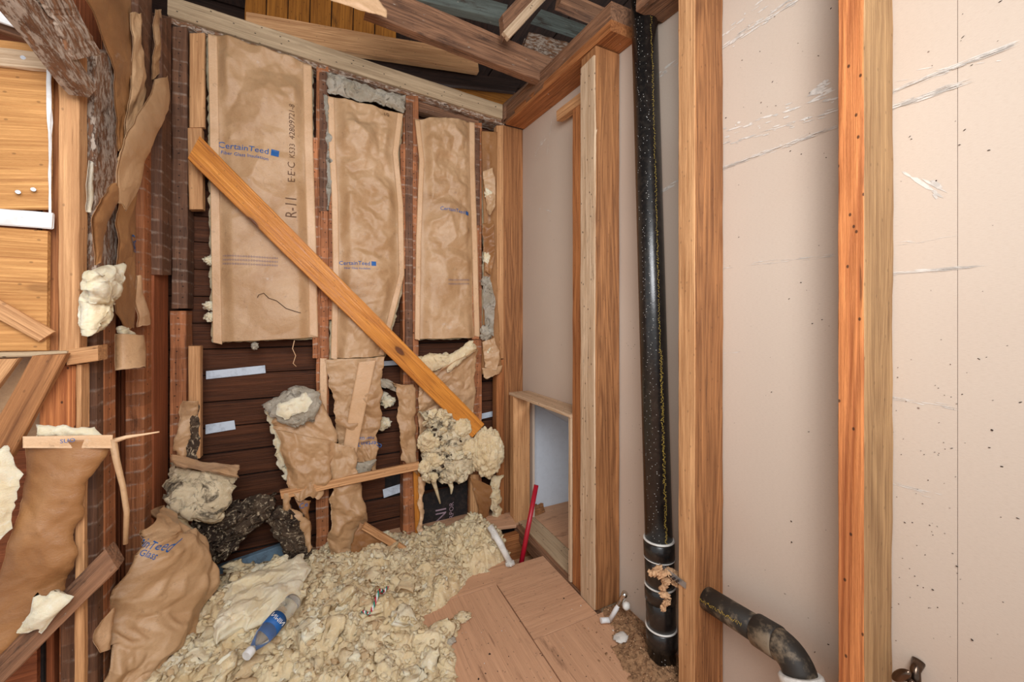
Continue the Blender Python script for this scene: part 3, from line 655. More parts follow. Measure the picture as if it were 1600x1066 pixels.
T(pad('grey_wool_roll', PX(AY(1.975), ((510, 112), (511, 145)), ((545, 122), (543, 155)), ((590, 140), (588, 160)), ((635, 152), (630, 178))), NB_, .06, 'woolgrey', amp=.02, sc=.06, seed=4, torn=.012, res=.004), 'roll of dirty grey wool above the middle batt', 'insulation')
for i, (y, x) in enumerate([(210, 508), (410, 324), (480, 326), (495, 324)]): pass
for i, (x, y, r) in enumerate([(328, 407, .016), (328, 478, .016), (329, 495, .016)]): blob('wool_tuft', AY(2.0)(x, y), (r*1.4, r, r*1.2), 'woolwhite', b1, 4, .5, 1.7, i+50)
sheet('edge_wool', PX(AY(1.99), ((506, 150), (513, 152)), ((508, 220), (521, 225)), ((508, 270), (522, 270)), ((511, 330), (514, 330))), NB_, 'woolgrey', b2, amp=.01, sc=.04, bulge=.012, torn=(.006, .006, 0, 0))
# torn papers lower down
def torn(rows, label, seed, mat='kraft', Y=1.96, amp=.019, sc=.075, t=(.012, .012, .004, .014), name='torn_kraft', cat='torn paper', bulge=.01, P=None, nrm=NB_, **k):
    rr = []
    for r in rows:
        y = r[2] if len(r) > 2 else Y; rr.append(((P or AY(y))(*r[0]), (P or AY(y))(*r[1])))
    o = sheet(name, rr, nrm, mat, amp=amp, sc=sc, bulge=bulge, seed=seed, torn=t, res=k.pop('res', .004), **k)
    return T(o, label, cat) if label else o
h1 = torn([((510, 562), (602, 558)), ((520, 640), (594, 640)), ((530, 700), (590, 705)), ((552, 722), (588, 736))], 'hanging kraft sheet with inverted blue lettering under the middle batt', 41, Y=1.965)
sheet('flange', PX(AY(1.945), ((560, 566), (588, 563)), ((546, 640), (571, 640)), ((534, 712), (556, 714))), NB_, 'kraftlight', h1, amp=.002, sc=.1)
printed(h1, 'CertainTeed', 570, 697, .030, 174, box=0, Y=1.93); printed(h1, 'Fiber Glass', 572, 688, .018, 174, Y=1.93)
h2 = torn([((425, 655), (500, 610), 1.95), ((432, 670), (528, 690), 1.95), ((440, 710), (520, 715), 1.93), ((450, 752), (515, 745), 1.92), ((458, 775), (500, 775), 1.92)], 'torn kraft paper left of the stud under a folded wool flap', 43, 'kraft', amp=.022, t=(.014, .016, .005, .02), bulge=.03)
pad('wool_edge', PX(AY(1.965), ((412, 640), (440, 620)), ((424, 670), (445, 660)), ((432, 720), (446, 715)), ((444, 752), (458, 752))), NB_, .03, 'woolwhite', h2, seed=8)
fo = pad('folded_wool_flap', [(AY(1.93)(410, 632), AY(1.93)(462, 602)), (AY(1.90)(424, 652), AY(1.89)(498, 612)), (AY(1.90)(445, 662), AY(1.90)(500, 632)), (AY(1.91)(462, 668), AY(1.91)(490, 658))], NB_, .05, 'woolgrey', seed=12, torn=.014); T(fo, 'grey rimmed wool flap with a cream middle folded over torn paper', 'insulation')
pad('cream_middle', PX(AY(1.868), ((430, 634), (478, 614)), ((436, 650), (490, 628)), ((446, 656), (480, 642))), NB_, .022, 'woolwhite', fo, seed=19, torn=.01)
h3 = torn([((516, 690), (556, 700)), ((514, 760), (560, 745)), ((518, 800), (574, 800)), ((512, 850), (570, 860)), ((524, 900), (560, 880))], 'long crumpled kraft column reaching the wool pile', 47, 'kraft', Y=1.93, amp=.035, sc=.12, bulge=.02, soft=.1)
torn([((560, 815), (590, 828)), ((548, 850), (618, 858)), ((552, 890), (600, 880))], 'flat kraft scrap below the broken stick', 49, 'kraftdark', Y=1.9, amp=.012)
h4 = torn([((594, 590), (620, 606)), ((620, 604), (648, 600)), ((622, 650), (650, 660)), ((628, 720), (652, 740))], 'torn kraft tongue along the middle stud', 53, Y=1.965, amp=.014)
pad('dirty_wool', PX(AY(1.975), ((590, 590), (612, 596)), ((596, 606), (622, 612))), NB_, .03, 'woolgrey', h4, seed=31)
h5 = torn([((655, 592), (746, 545)), ((652, 650), (742, 640)), ((655, 680), (740, 660)), ((656, 700), (690, 690))], 'torn lower kraft sheet behind the foot of the long brace', 57, Y=1.97, amp=.018)
pad('wool_lip', PX(AY(1.945), ((650, 556), (700, 552)), ((664, 584), (712, 566))), NB_, .05, 'wool', h5, seed=33, torn=.015)
pad('wool_lip', PX(AY(1.94), ((697, 558), (738, 531)), ((700, 584), (746, 545))), NB_, .05, 'wool', h5, seed=34, torn=.012)
sheet('paper_lip', [(AY(1.95)(684, 584), AY(1.95)(748, 545)), (AY(1.91)(690, 576), AY(1.91)(744, 548))], NB_, 'kraftlight', h5, amp=.004)
torn([((752, 575), (784, 572)), ((754, 588), (783, 586))], 'kraft fold under the narrow strip batt', 59, Y=1.96, amp=.006)
torn([((733, 745), (772, 760)), ((742, 775), (768, 790)), ((750, 815), (760, 815))], 'pointed kraft tail hanging under the round wool ball', 61, 'kraftdark', Y=1.95, amp=.01)
torn([((438, 770), (452, 770)), ((440, 800), (455, 795)), ((470, 830), (486, 815)), ((482, 865), (488, 855))], 'twisted kraft strip under the left end of the level batten', 63, Y=1.91, amp=.01, sc=.05)
o = torn([((458, 776), (486, 782)), ((470, 800), (484, 812)), ((482, 850), (487, 850))], 'small blue printed kraft tail under the level batten', 65, 'kraftdark', Y=1.93, amp=.01, sc=.05); printed(o, 'Ce', 474, 793, .03, 10, Y=1.9)
torn([((655, 745), (664, 745)), ((653, 815), (660, 815)), ((655, 850), (664, 846))], 'curled kraft end at the foot of the amber batten', 67, 'kraftlight', Y=1.95, amp=.01, sc=.04)
torn([((286, 625), (313, 626)), ((275, 665), (300, 665)), ((270, 700), (292, 690)), ((272, 720), (290, 716))], 'twisted kraft paper at the lower left corner nailer', 69, Y=1.935, amp=.016, sc=.06)
T(pad('mouldy_wool_strip', PX(AY(1.95), ((300, 635), (311, 630)), ((290, 690), (311, 690)), ((275, 722), (306, 724))), NB_, .04, 'woolblack', seed=41, torn=.01), 'black mouldy wool strip beside the lower left nailer', 'insulation')
# wool on the wall
T(blob('wool_ball', AY(1.89)(762, 707), (.088, .06, .125), 'wool', None, 6, .16, 2.2, 9, torn=.12), 'round cream wool ball under the foot of the long brace', 'insulation')
hw = pad('hanging_wool', PX(AY(1.92), ((655, 645), (690, 640)), ((668, 668), (715, 655)), ((655, 700), (745, 690)), ((660, 735), (742, 730)), ((690, 755), (725, 752))), NB_, .07, 'woolspot', seed=51, torn=.02, amp=.022, sc=.05, res=.004); T(hw, 'ragged spotted wool hanging left of the round wool ball', 'insulation')
for i, (p) in enumerate([((672, 735), (680, 760), (688, 787)), ((700, 745), (706, 762), (705, 772)), ((662, 735), (664, 750), (672, 755))]):
    tube('wool_strand', [AY(1.93)(*q) for q in p], .009, 'wool', hw, 8, rr=[.018, .01, .004])
for i, (x, y, r) in enumerate([(668, 690, .05), (680, 715, .045), (722, 668, .05), (735, 700, .05), (664, 730, .035), (690, 650, .035)]): blob('wool_lump', AY(1.9)(x, y), (r, r*.6, r), 'wool', hw, 5, .22, 1.8, i+70, torn=.12)
_r = np.random.RandomState(3)
tag(shreds('wool_shreds', [AY(1.87+.04*_r.rand())(_r.uniform(658, 742), _r.uniform(640, 750)) for _ in range(46)], _r.uniform(.008, .026, 46), 'wool', hw, 5, 1.2), kind='stuff')
tag(shreds('dark_wool_shreds', [AY(1.87+.03*_r.rand())(_r.uniform(675, 735), _r.uniform(665, 745)) for _ in range(12)], _r.uniform(.006, .016, 12), 'woolblack', hw, 6, 1.2), kind='stuff')
T(pad('wool_column', PX(AY(1.95), ((768, 748), (786, 740)), ((765, 780), (780, 775)), ((768, 815), (786, 815))), NB_, .05, 'wool', seed=61, torn=.018), 'ragged wool column beside the corner post', 'insulation')
T(pad('wool_scrap', PX(AY(1.95), ((555, 722), (590, 718)), ((552, 745), (560, 760))), NB_, .03, 'woolgrey', seed=62), 'grey wool scrap under the hanging kraft sheet', 'insulation')
for i, (x, y, r, l) in enumerate([(592, 620, .03, 'upper'), (606, 628, .028, 'next'), (598, 662, .03, 'lower')]):
    T(blob('wool_clump', AY(2.05)(x, y), (r*1.3, .02, r), 'woolwhite', None, 4, .5, 1.8, i+80), '%s small white wool clump on the dark siding' % l, 'insulation')
T(blob('wool_clump', AY(1.99)(692, 672), (.03, .02, .02), 'woolwhite', None, 4, .5, 1.8, 88), 'white clump stuck above the long brace', 'insulation')
m1 = pad('mouldy_batt', [(AY(1.93)(265, 725), AY(1.93)(368, 735)), (AY(1.85)(258, 770), AY(1.84)(366, 765)), (AY(1.85)(262, 790), AY(1.84)(352, 806)), (AY(1.88)(290, 806), AY(1.88)(345, 812))], NB_, .06, 'woolspot', seed=71, torn=.02); T(m1, 'grey spotted batt end folding out low on the left', 'insulation')
sheet('kraft_rim', [(AY(1.93)(268, 712), AY(1.93)(372, 726)), (AY(1.84)(272, 728), AY(1.84)(370, 746))], NB_, 'kraftlight', m1, amp=.01, torn=(.01, .01, .004, .008))
T(pad('mouldy_wool', PX(AY(1.93), ((300, 790), (436, 772)), ((298, 820), (432, 800)), ((298, 850), (390, 830)), ((310, 890), (355, 870))), NB_, .08, 'woolblack', seed=73, torn=.03, amp=.03, res=.005), 'large black mouldy wool mass low on the back wall', 'insulation')
T(pad('mouldy_wool', PX(AY(1.92), ((432, 795), (452, 790)), ((415, 812), (476, 808)), ((430, 838), (482, 840)), ((450, 872), (484, 868))), NB_, .06, 'woolblack', seed=75, torn=.02, amp=.03, res=.004), 'smaller black mouldy wool clump left of the lower stud', 'insulation')

# ================================================================== LEFT WALL
PL = AX(XL)
def lstud(a, b, y0, y1, mat, label, x=XL, t=.09, cat='stud', name='wall_stud', **k): return T(vstud(name, a, b, y0, y1, AX(x), NL_, t, mat, **k), label, cat)
lstud(240, 263, 150, 1010, 'red', 'reddish brown stud next to the left corner', x=-.545)
lstud(225, 238, 180, 1010, 'lath', 'narrow lath marked stud left of the reddish stud', x=-.55, t=.05)
lstud(163, 181, 440, 1100, 'lath', 'lath marked stud on the left wall under the rough post')
lstud(151, 162, 500, 1100, 'lathdark', 'darker narrow stud beside the return wall', t=.07)
lstud(150, 184, 84, 470, 'rot', 'rough splintered post on the left wall', x=-.53, rough=.003, wane=.15, step=.012)
lstud(217, 238, -30, 176, 'lathdark', 'rough dark stud high on the left wall', rough=.003)
lstud(253, 268, 28, 430, 'lathdark', 'greyish lath marked stud high at the left corner', x=-.52)
def lk(rows, label, seed, mat='kraftdark', x=-.52, amp=.007, sc=.10, bulge=.006, t=(.002, .002, .004, .008), cat='torn paper', name='kraft_strip', **k):
    return T(sheet(name, [(AX(r[2] if len(r) > 2 else x)(*r[0]), AX(r[2] if len(r) > 2 else x)(*r[1])) for r in rows], (1, -.6, 0), mat, amp=amp, sc=sc, bulge=bulge, seed=seed, torn=t, res=.005, **k), label, cat)
lk([((118, -30), (208, -30)), ((150, 30), (208, 30)), ((168, 70), (208, 70)), ((180, 120), (207, 120)), ((184, 180), (200, 170)), ((186, 236), (190, 236))], 'broad bulging kraft facing high on the left wall', 101)
lk([((206, 20), (219, 20)), ((208, 110), (222, 90)), ((196, 190), (226, 140)), ((188, 250), (214, 186)), ((186, 262), (196, 230))], 'curled lighter kraft strip hanging left of the rough stud', 103, 'kraft', -.51)
lk([((240, 14), (252, 14)), ((240, 80), (253, 70)), ((240, 126), (253, 112))], 'narrow kraft strip high beside the left corner', 105, 'kraft', -.53)
lk([((240, 124), (263, 118), -.50), ((234, 150), (263, 172), -.49), ((212, 186), (240, 226), -.47), ((186, 240), (224, 264), -.46), ((178, 286), (210, 306), -.46), ((182, 318), (196, 330), -.46)], 'big dusty kraft flap slanting down across the left wall', 107, 'kraft', amp=.006, sc=.16)
lk([((176, 286), (188, 284), -.46), ((160, 310), (186, 316), -.45), ((148, 345), (172, 350), -.45), ((150, 395), (160, 400), -.46), ((152, 415), (156, 415), -.46)], 'pointed kraft flap under the big dusty flap', 109, 'kraftdark')
k3 = lk([((192, 310), (214, 300)), ((184, 350), (214, 350)), ((180, 420), (214, 420)), ((180, 490), (212, 480)), ((196, 518), (208, 512))], 'kraft facing with blue word fragment on the left wall', 111, 'kraftdark', -.51)
text('printed_lettering', 'Gold', PL(193, 379), (0, 1, 0), (0, 0, 1), .055, 'inkblue', k3, k3, .002); text('printed_lettering', 'BONUS', PL(194, 391), (0, 1, 0), (0, 0, 1), .026, 'inkblue', k3, k3, .002)
lk([((213, 430), (219, 432)), ((212, 480), (228, 475)), ((212, 512), (234, 506))], 'pale triangular kraft scrap on the left wall', 113, 'kraftlight', -.52, amp=.006)
lk([((182, 520), (212, 528)), ((182, 545), (212, 548)), ((182, 576), (210, 572))], 'boxy kraft scrap with white fibres on the left wall', 115, 'kraft', -.50, bulge=.04)
T(pad('white_wool', [(AX(-.47)(137, 424), AX(-.47)(194, 412)), (AX(-.47)(136, 452), AX(-.47)(181, 452)), (AX(-.49)(136, 474), AX(-.49)(162, 474)), (AX(-.49)(136, 528), AX(-.49)(160, 514))], (1, -.8, 0), .05, 'woolwhite', seed=81, torn=.014, sc=.05, res=.004), 'bright white wool tongue sticking out of the left wall', 'insulation')
T(pad('white_wool', [(AX(-.50)(182, 510), AX(-.50)(192, 512)), (AX(-.49)(196, 524), AX(-.49)(214, 530))], (1, -.8, 0), .02, 'woolwhite', seed=83, torn=.01, res=.004), 'small white wool wisp on the boxy kraft scrap', 'insulation')
lk([((137, 250), (142, 255)), ((137, 300), (146, 300)), ((137, 330), (140, 330))], 'pale paper sliver between the pine stud and rough post', 117, 'woolwhite', -.53, amp=.006)

# ================================================================== RETURN WALL (faces the camera, at the far left)
YR = 1.36; PR = AY(YR)
def rp(name, a, b, mat, label, cat='board', y=YR, t=.02, **k): return T(plank(name, a, b, AY(y), NB_, t, mat, **k), label, cat)
T(vstud('wall_stud', 91, 123, 78, 552, AY(1.345), NB_, .042, 'pine'), 'wide light pine stud at the end of the return wall', 'stud')
T(vstud('wall_stud', 66, 93, 60, 552, AY(1.36), NB_, .09, 'fir'), 'brown stud between the yellow plywood and the pine stud', 'stud')
rp('plywood_panel', ((-90, 58), (-90, 322)), ((78, 64), (78, 334)), 'ply', 'yellow plywood panel above the white strip at the far left', 'panel', 1.335, .012)
rp('plywood_panel', ((-90, 350), (-90, 548)), ((74, 358), (74, 550)), 'ply', 'yellow plywood panel with knots below the white strip at the far left', 'panel', 1.335, .012)
rp('white_strip', ((-90, 318), (-90, 344)), ((82, 332), (80, 358)), 'white', 'white painted strip across the yellow plywood', 'board', 1.322, .008)
rp('pale_batten', ((-90, 64), (-90, 92)), ((80, 82), (80, 112)), 'pale', 'pale splintered batten near the top of the yellow plywood', 'board', 1.322, .010, rough=.003)
rp('top_board', ((-90, -60), (-90, 26)), ((62, 10), (78, 66)), 'rafter', 'brown dusty board over the yellow plywood', 'board', 1.31, .02, rough=.002)
rp('white_lath', ((-40, 2), (-40, 20)), ((44, 32), (40, 48)), 'white', 'short white lath at the top left edge of the frame', 'board', 1.285, .006)
rp('loose_stick', ((-30, 450), (-40, 482)), ((83, 520), (62, 533)), 'pine', 'loose pine stick slanting over the lower plywood panel', 'board', 1.315, .012)
rp('ledge', ((-60, 552), (-60, 560)), ((104, 549), (104, 556)), 'grey', 'thin ledge under the yellow plywood', 'board', 1.32, .05)
rp('block', ((104, 546), (104, 572)), ((153, 541), (153, 563)), 'pine', 'small horizontal block under the pine stud', 'board', 1.33, .05)
rp('wall_stud', ((60, 672), (117, 672)), ((62, 572), (117, 572)), 'firface', 'short reddish grained stud under the small block', 'stud', 1.36, .05)
rp('wall_stud', ((118, 672), (126, 672)), ((118, 570), (126, 570)), 'pine', 'thin pine strip beside the short grained stud', 'stud', 1.35, .04)
rp('slanted_board', ((-32, 704), (17, 716)), ((50, 556), (103, 553)), 'post', 'wide smooth board slanting down at the left edge', 'board', 1.30, .02)
rp('slanted_board', ((-70, 640), (-30, 640)), ((-8, 562), (28, 560)), 'pine', 'second slanting board half out of frame behind the wide one', 'board', 1.32, .02)
rp('backing_panel', ((-90, 560), (-90, 720)), ((64, 560), (64, 680)), 'kraft', 'dull pinkish panel behind the slanting boards', 'panel', 1.42, .01)
rp('upright_stick', ((115, 1120), (131, 1120)), ((117, 690), (132, 690)), 'pine', 'narrow pine upright low on the return wall', 'board', 1.31, .02)
rb = plank('rough_beam', ((14, -6), (62, -6)), ((140, 146), (152, 143)), AX(-.505), NL_, .04, 'rot', rough=.004); T(rb, 'plaster smeared board end sloping over the top left corner', 'beam')
rb = plank('rough_beam', ((60, -6), (118, -10)), ((122, 88), (156, 86)), AX(-.495), NL_, .05, 'rot', rough=.006, wane=.5, step=.01); T(rb, 'rotten dark beam end sloping over the top left corner', 'beam')
T(plank('sloping_rail', ((-30, 1046), (-10, 1092)), ((170, 862), (180, 888)), AY(1.27), NB_, .04, 'rafter', rough=.003), 'dusty rail rising from the lower left corner', 'board')
wc_ = [((36, 684), (175, 682)), ((34, 706), (170, 712)), ((38, 740), (142, 752)), ((34, 800), (134, 810)), ((10, 870), (118, 870)), ((-30, 960), (96, 935)), ((-70, 1050), (24, 1010))]
kb = torn(wc_, 'dark stained kraft batt filling the lower left corner', 131, 'kraftdark', Y=1.30, amp=.022, sc=.17, bulge=.02, t=(.004, .012, 0, .012), soft=.1, res=.004)
sheet('flange', PX(AY(1.272), ((36, 682), (176, 680)), ((36, 700), (175, 701))), NB_, 'kraftlight', kb, amp=.002, sc=.1)
text('printed_lettering', 'SUO', AY(1.265)(108, 688), (1, 0, 0), (0, 0, 1), .013, 'inkblue', kb, None, .006)
pad('wool_top', PX(AY(1.31), ((58, 664), (150, 668)), ((56, 682), (162, 682))), NB_, .03, 'woolwhite', kb, seed=91, torn=.008)
T(pad('white_wool', PX(AY(1.265), ((-40, 700), (12, 700)), ((-40, 750), (29, 742)), ((-40, 800), (22, 800)), ((-40, 852), (2, 850))), NB_, .04, 'woolwhite', seed=93, torn=.01), 'pillow of white wool at the left edge under the slanting board', 'insulation')
T(pad('white_wool', PX(AY(1.25), ((58, 930), (92, 925)), ((36, 965), (112, 935)), ((30, 992), (70, 985))), NB_, .03, 'woolwhite', seed=95, torn=.012), 'torn white wool where the dark kraft batt meets the rail', 'insulation')
T(tube('paper_strand', [AY(1.28)(*p) for p in ((176, 686), (182, 720), (192, 760), (198, 800), (196, 850))], .006, 'kraft', None, 8, rr=[.008, .007, .006, .006, .005]), 'long narrow paper strand hanging down from the dark kraft batt', 'torn paper')
T(tube('paper_strand', [AY(1.28)(*p) for p in ((176, 690), (198, 683), (225, 679), (249, 675))], .004, 'kraftlight', None, 6, rr=[.007, .005, .003, .002]), 'thin paper sliver pointing right across the reddish boards', 'torn paper')

# ================================================================== BIG KRAFT HEAP
def hp(a, b): return (D(*a), D(*b))
hrows = [hp((210, 828, 1.21), (255, 786, 1.44)), hp((196, 862, 1.17), (292, 850, 1.42)), hp((190, 902, 1.14), (330, 882, 1.42)), hp((178, 935, 1.11), (346, 912, 1.40)),
         hp((172, 968, 1.10), (326, 958, 1.33)), hp((184, 1005, 1.09), (312, 1010, 1.27)), hp((166, 1050, 1.07), (262, 1048, 1.19)), hp((150, 1110, 1.05), (215, 1085, 1.12))]
heap = T(sheet('kraft_heap', hrows, (0, -1, .3), 'kraft', amp=.065, sc=.17, bulge=.07, seed=141, torn=(.008, .008, .003, .006), soft=.12, res=.004), 'large crumpled kraft sheet slumped in the lower left corner', 'torn paper')
text('printed_lettering', 'CertainTeed', D(246, 838, 1.25), Vector((.80, -.2, -.42)), Vector((.4, .1, .9)), .026, 'inkblue', heap, heap, .002)
text('printed_lettering', 'Fiber Glass', D(242, 847, 1.25), Vector((.80, -.2, -.42)), Vector((.4, .1, .9)), .022, 'inkblue', heap, heap, .002)
T(pad('wool_edge', [hp((258, 790, 1.44), (285, 800, 1.5)), hp((285, 835, 1.44), (298, 830, 1.5)), hp((300, 852, 1.44), (302, 850, 1.5))], (0, -1, .3), .03, 'wool', seed=97, torn=.008), 'cream wool edge behind the slumped kraft sheet', 'insulation')
T(sheet('torn_scrap', [hp((160, 965, 1.06), (176, 950, 1.09)), hp((148, 990, 1.04), (172, 985, 1.07)), hp((152, 1018, 1.03), (170, 1012, 1.06))], (0, -1, .3), 'kraftlight', amp=.01, sc=.05, torn=(.01, .01, .01, .01)), 'small pale torn scrap left of the slumped kraft sheet', 'torn paper')

# ================================================================== WOOL ON THE FLOOR
poly = [(-.62, 2.05), (-.62, 1.2), (-.5, .80), (.36, .80), (.37, .95), (.33, 1.05), (.36, 1.10), (.37, 1.18), (.42, 1.30), (.44, 1.38), (.34, 1.36), (.36, 1.44), (.50, 1.50), (.58, 1.56), (.66, 1.56), (.64, 1.66), (.56, 1.70), (.62, 2.05)]
def sdist(px, py, poly):
    d = np.full(px.shape, 9.); ins = np.zeros(px.shape, bool); n = len(poly)
    for i in range(n):
        (x0, y0), (x1, y1) = poly[i], poly[(i+1) % n]; ex, ey = x1-x0, y1-y0
        t = np.clip(((px-x0)*ex+(py-y0)*ey)/(ex*ex+ey*ey), 0, 1); d = np.minimum(d, np.hypot(px-x0-ex*t, py-y0-ey*t))
        c = ((y0 > py) != (y1 > py)) & (px < ex*(py-y0)/(ey if ey else 1e-9)+x0); ins ^= c
    return np.where(ins, d, -d)
def field(name, poly, x0, x1, y0, y1, res, hf, mat, parent=None, seed=1, amp=.03, sc=.07, wob=.035):
    gx = np.arange(x0, x1, res); gy = np.arange(y0, y1, res); X, Y = np.meshgrid(gx, gy)
    q = np.stack([X/sc, Y/sc, np.full_like(X, seed*1.3)], -1)
    wx = fbm(q*.8+9, 4)*wob; wy = fbm(q*.8+30, 4)*wob
    d = sdist(X+wx, Y+wy, poly)
    body = hf(X, Y, d); m = np.clip(d/.05, 0, 1)**.5
    qq = q+np.stack([fbm(q*.5+70, 2)]*3, -1)*.8
    Z = body+m*(fbm(qq, 6, True)*amp)+m*fbm(qq*.35+3, 2)*amp
    Z = np.where(d > 0, np.maximum(Z, .004), -.012)
    jx = fbm(q*2.6+11, 3)*res*2.2*m; jy = fbm(q*2.6+90, 3)*res*2.2*m
    P = np.stack([X+jx, Y+jy, Z], -1); nu, nv = len(gx), len(gy)
    F = gridfaces(nu, nv); ok = (d.ravel()[F] > -.012).any(1); F = F[ok]
    used = np.unique(F); re = np.full(nu*nv, -1); re[used] = np.arange(len(used))
    o = meshobj(name, P.reshape(-1, 3)[used], re[F], mat, parent, True)
    return o, (gx, gy, Z, d)
def hf(X, Y, d):
    h = np.minimum(1, np.clip(d, 0, 1)/.09)**.7*.035
    h += .07*np.exp(-(((X+.33)/.18)**2+((Y-1.72)/.18)**2))
    return h
pile, (gx, gy, PZ, PD) = field('wool_pile', poly, -.64, .72, .80, 2.08, .0045, hf, 'wool', seed=5, amp=.042, sc=.10)
tag(pile, 'broad heap of torn cream glass wool spread over the floor', 'insulation', kind='stuff')
def pz(x, y): return float(PZ[min(len(gy)-1, max(0, int((y-gy[0])/.0045))), min(len(gx)-1, max(0, int((x-gx[0])/.0045)))])
rs = np.random.RandomState(12); pts = []; sz = []
while len(pts) < 640:
    x, y = rs.uniform(-.5, .68), rs.uniform(.85, 2.0); d = PD[int((y-gy[0])/.0045), int((x-gx[0])/.0045)]
    if d > .008: q_ = rs.choice([.016, .026, .042], p=[.4, .4, .2])*rs.uniform(.8, 1.25)*(1 if d > .04 else .6); pts.append((x, y, pz(x, y)-q_*.18)); sz.append(q_)
tag(shreds('wool_shreds', pts[:330], sz[:330], 'wool', pile, 21, .3), kind='stuff')
tag(shreds('pale_wool_shreds', pts[330:490], sz[330:490], 'woolwhite', pile, 22, .3), kind='stuff')
tag(shreds('tan_wool_shreds', pts[490:], sz[490:], 'wooltan', pile, 24, .3), kind='stuff')
sp_ = []; ss_ = []
while len(sp_) < 1900:
    x, y = rs.uniform(-.5, .68), rs.uniform(.85, 2.0); d = PD[int((y-gy[0])/.0045), int((x-gx[0])/.0045)]
    if d > -.004 + .01*rs.rand(): sp_.append((x, y, max(pz(x, y), .002)+rs.uniform(-.002, .006))); ss_.append(rs.uniform(.006, .016))
tag(shreds('fine_wool_shreds', sp_[:1300], ss_[:1300], 'wool', pile, 25, .35, 2), kind='stuff')
tag(shreds('fine_tan_shreds', sp_[1300:1750], ss_[1300:1750], 'wooltan', pile, 26, .35, 2), kind='stuff')
tag(shreds('fine_pale_shreds', sp_[1750:], ss_[1750:], 'woolwhite', pile, 27, .35, 2), kind='stuff')
pts = [(p[0]+rs.normal()*.02, p[1]+rs.normal()*.02, p[2]+.003) for p in pts[::7]]
tag(scatter('dark_crumbs', pts, [rs.uniform(.001, .003) for _ in pts], 'dark', pile, 1, .4, 23), kind='stuff')
T(pad('folded_batt', [(D(345, 918, 1.44), D(476, 868, 1.64)), (D(340, 950, 1.36), D(484, 892, 1.57)), (D(334, 980, 1.27), D(468, 928, 1.45)), (D(338, 1000, 1.24), D(430, 966, 1.33))], (0, -.6, .8), .06, 'woolwhite', seed=99, torn=.018, amp=.016, sc=.10, res=.004), 'thick folded slab of cream wool at the back left of the heap', 'insulation')
T(blob('wool_roll', D(420, 892, 1.56), (.075, .03, .028), 'woolwhite', None, 5, .3, 1.6, 33, (0, -.5, 0)), 'rounded pale wool roll on top of the folded slab', 'insulation')
_m = np.random.RandomState(8)
md, _z = field('wool_mound', [(.50, 1.70), (.58, 1.58), (.70, 1.60), (.77, 1.62), (.80, 1.80), (.76, 1.93), (.62, 1.95), (.52, 1.88)], .42, .88, 1.5, 2.02, .004, lambda X, Y, d: np.sqrt(np.clip(d, 0, .12)/.12)*.125, 'wool', seed=15, amp=.026, sc=.06, wob=.02)
_q = [( _m.uniform(.50, .79), _m.uniform(1.62, 1.93)) for _ in range(220)]
tag(shreds('fine_wool_shreds', [(x, y, max(0, float(_z[2][min(len(_z[1])-1, int((y-1.5)/.004)), min(len(_z[0])-1, int((x-.42)/.004))]))+.002) for x, y in _q], _m.uniform(.006, .02, 220), 'wool', md, 28, .6, 2), kind='stuff')
T(md, 'rounded mound of cream wool beside the floor hole', 'insulation')
for i, (x, y, r, l) in enumerate([(722, 965, .03, 'small flake of wool on the bare plywood near the heap'), (702, 1002, .018, 'tiny grey wool flake on the bare plywood')]):
    p = AZ(.008)(x, y); T(blob('wool_flake', p, (r*1.2, r*.8, .009), 'wool' if i == 0 else 'woolgrey', None, 4, .4, 1.8, i+140), l, 'insulation')

# water bottle lying on the wool
def onp(px, py, up=.0):
    p = AZ(.07)(px, py); return Vector((p.x, p.y, pz(p.x, p.y)+up))
bA, bB = AZ(.115)(460, 938), AZ(.095)(388, 1022)
bot = lathe('water_bottle', [(0, .010), (.01, .026), (.04, .029), (.12, .028), (.16, .0265), (.20, .0285), (.26, .0265), (.30, .0285), (.36, .027), (.40, .0285), (.62, .0285), (.72, .026), (.82, .019), (.90, .012), (.93, .011), (1, .011)], bA, bB, 'clear', None, 28)
T(bot, 'clear plastic water bottle with blue label lying on the wool', 'bottle')
lathe('label', [(0, .0292), (1, .0292)], bA.lerp(bB, .38), bA.lerp(bB, .60), 'inkblue', bot, 28)
lathe('cap', [(0, .013), (.2, .0145), (.95, .0145), (1, .0135)], bA.lerp(bB, .93), bA.lerp(bB, 1.04), 'white', bot, 20)
ax = (bB-bA).normalized(); cc = bA.lerp(bB, .49); vw = (C0-cc).normalized(); vw = (vw-ax*vw.dot(ax)).normalized(); sd_ = ax.cross(vw)
text('printed_lettering', 'NMIN', cc+vw*.0296, -sd_, ax, .020, 'white', bot, None, .0004)
text('printed_lettering', 'NMIN', cc+vw*.0296, -sd_, ax, .020, 'white', bot, None, .0004) if False else None
# twine
tw = None
for i, m in enumerate(('redrod', 'green', 'white')):
    pts = []
    for k in range(40):
        f = k/39; q = onp(566+40*f, 950-26*f+6*math.sin(f*5), .026); a = k*1.0+i*2.1
        pts.append(q+Vector((math.cos(a)*.003, 0, math.sin(a)*.003)))
    o = tube('twine_strand' if tw else 'twine', pts, .0034, m, tw, 7)
    if not tw: tw = o
T(tw, 'short red, white and green twisted twine lying on the wool', 'string')

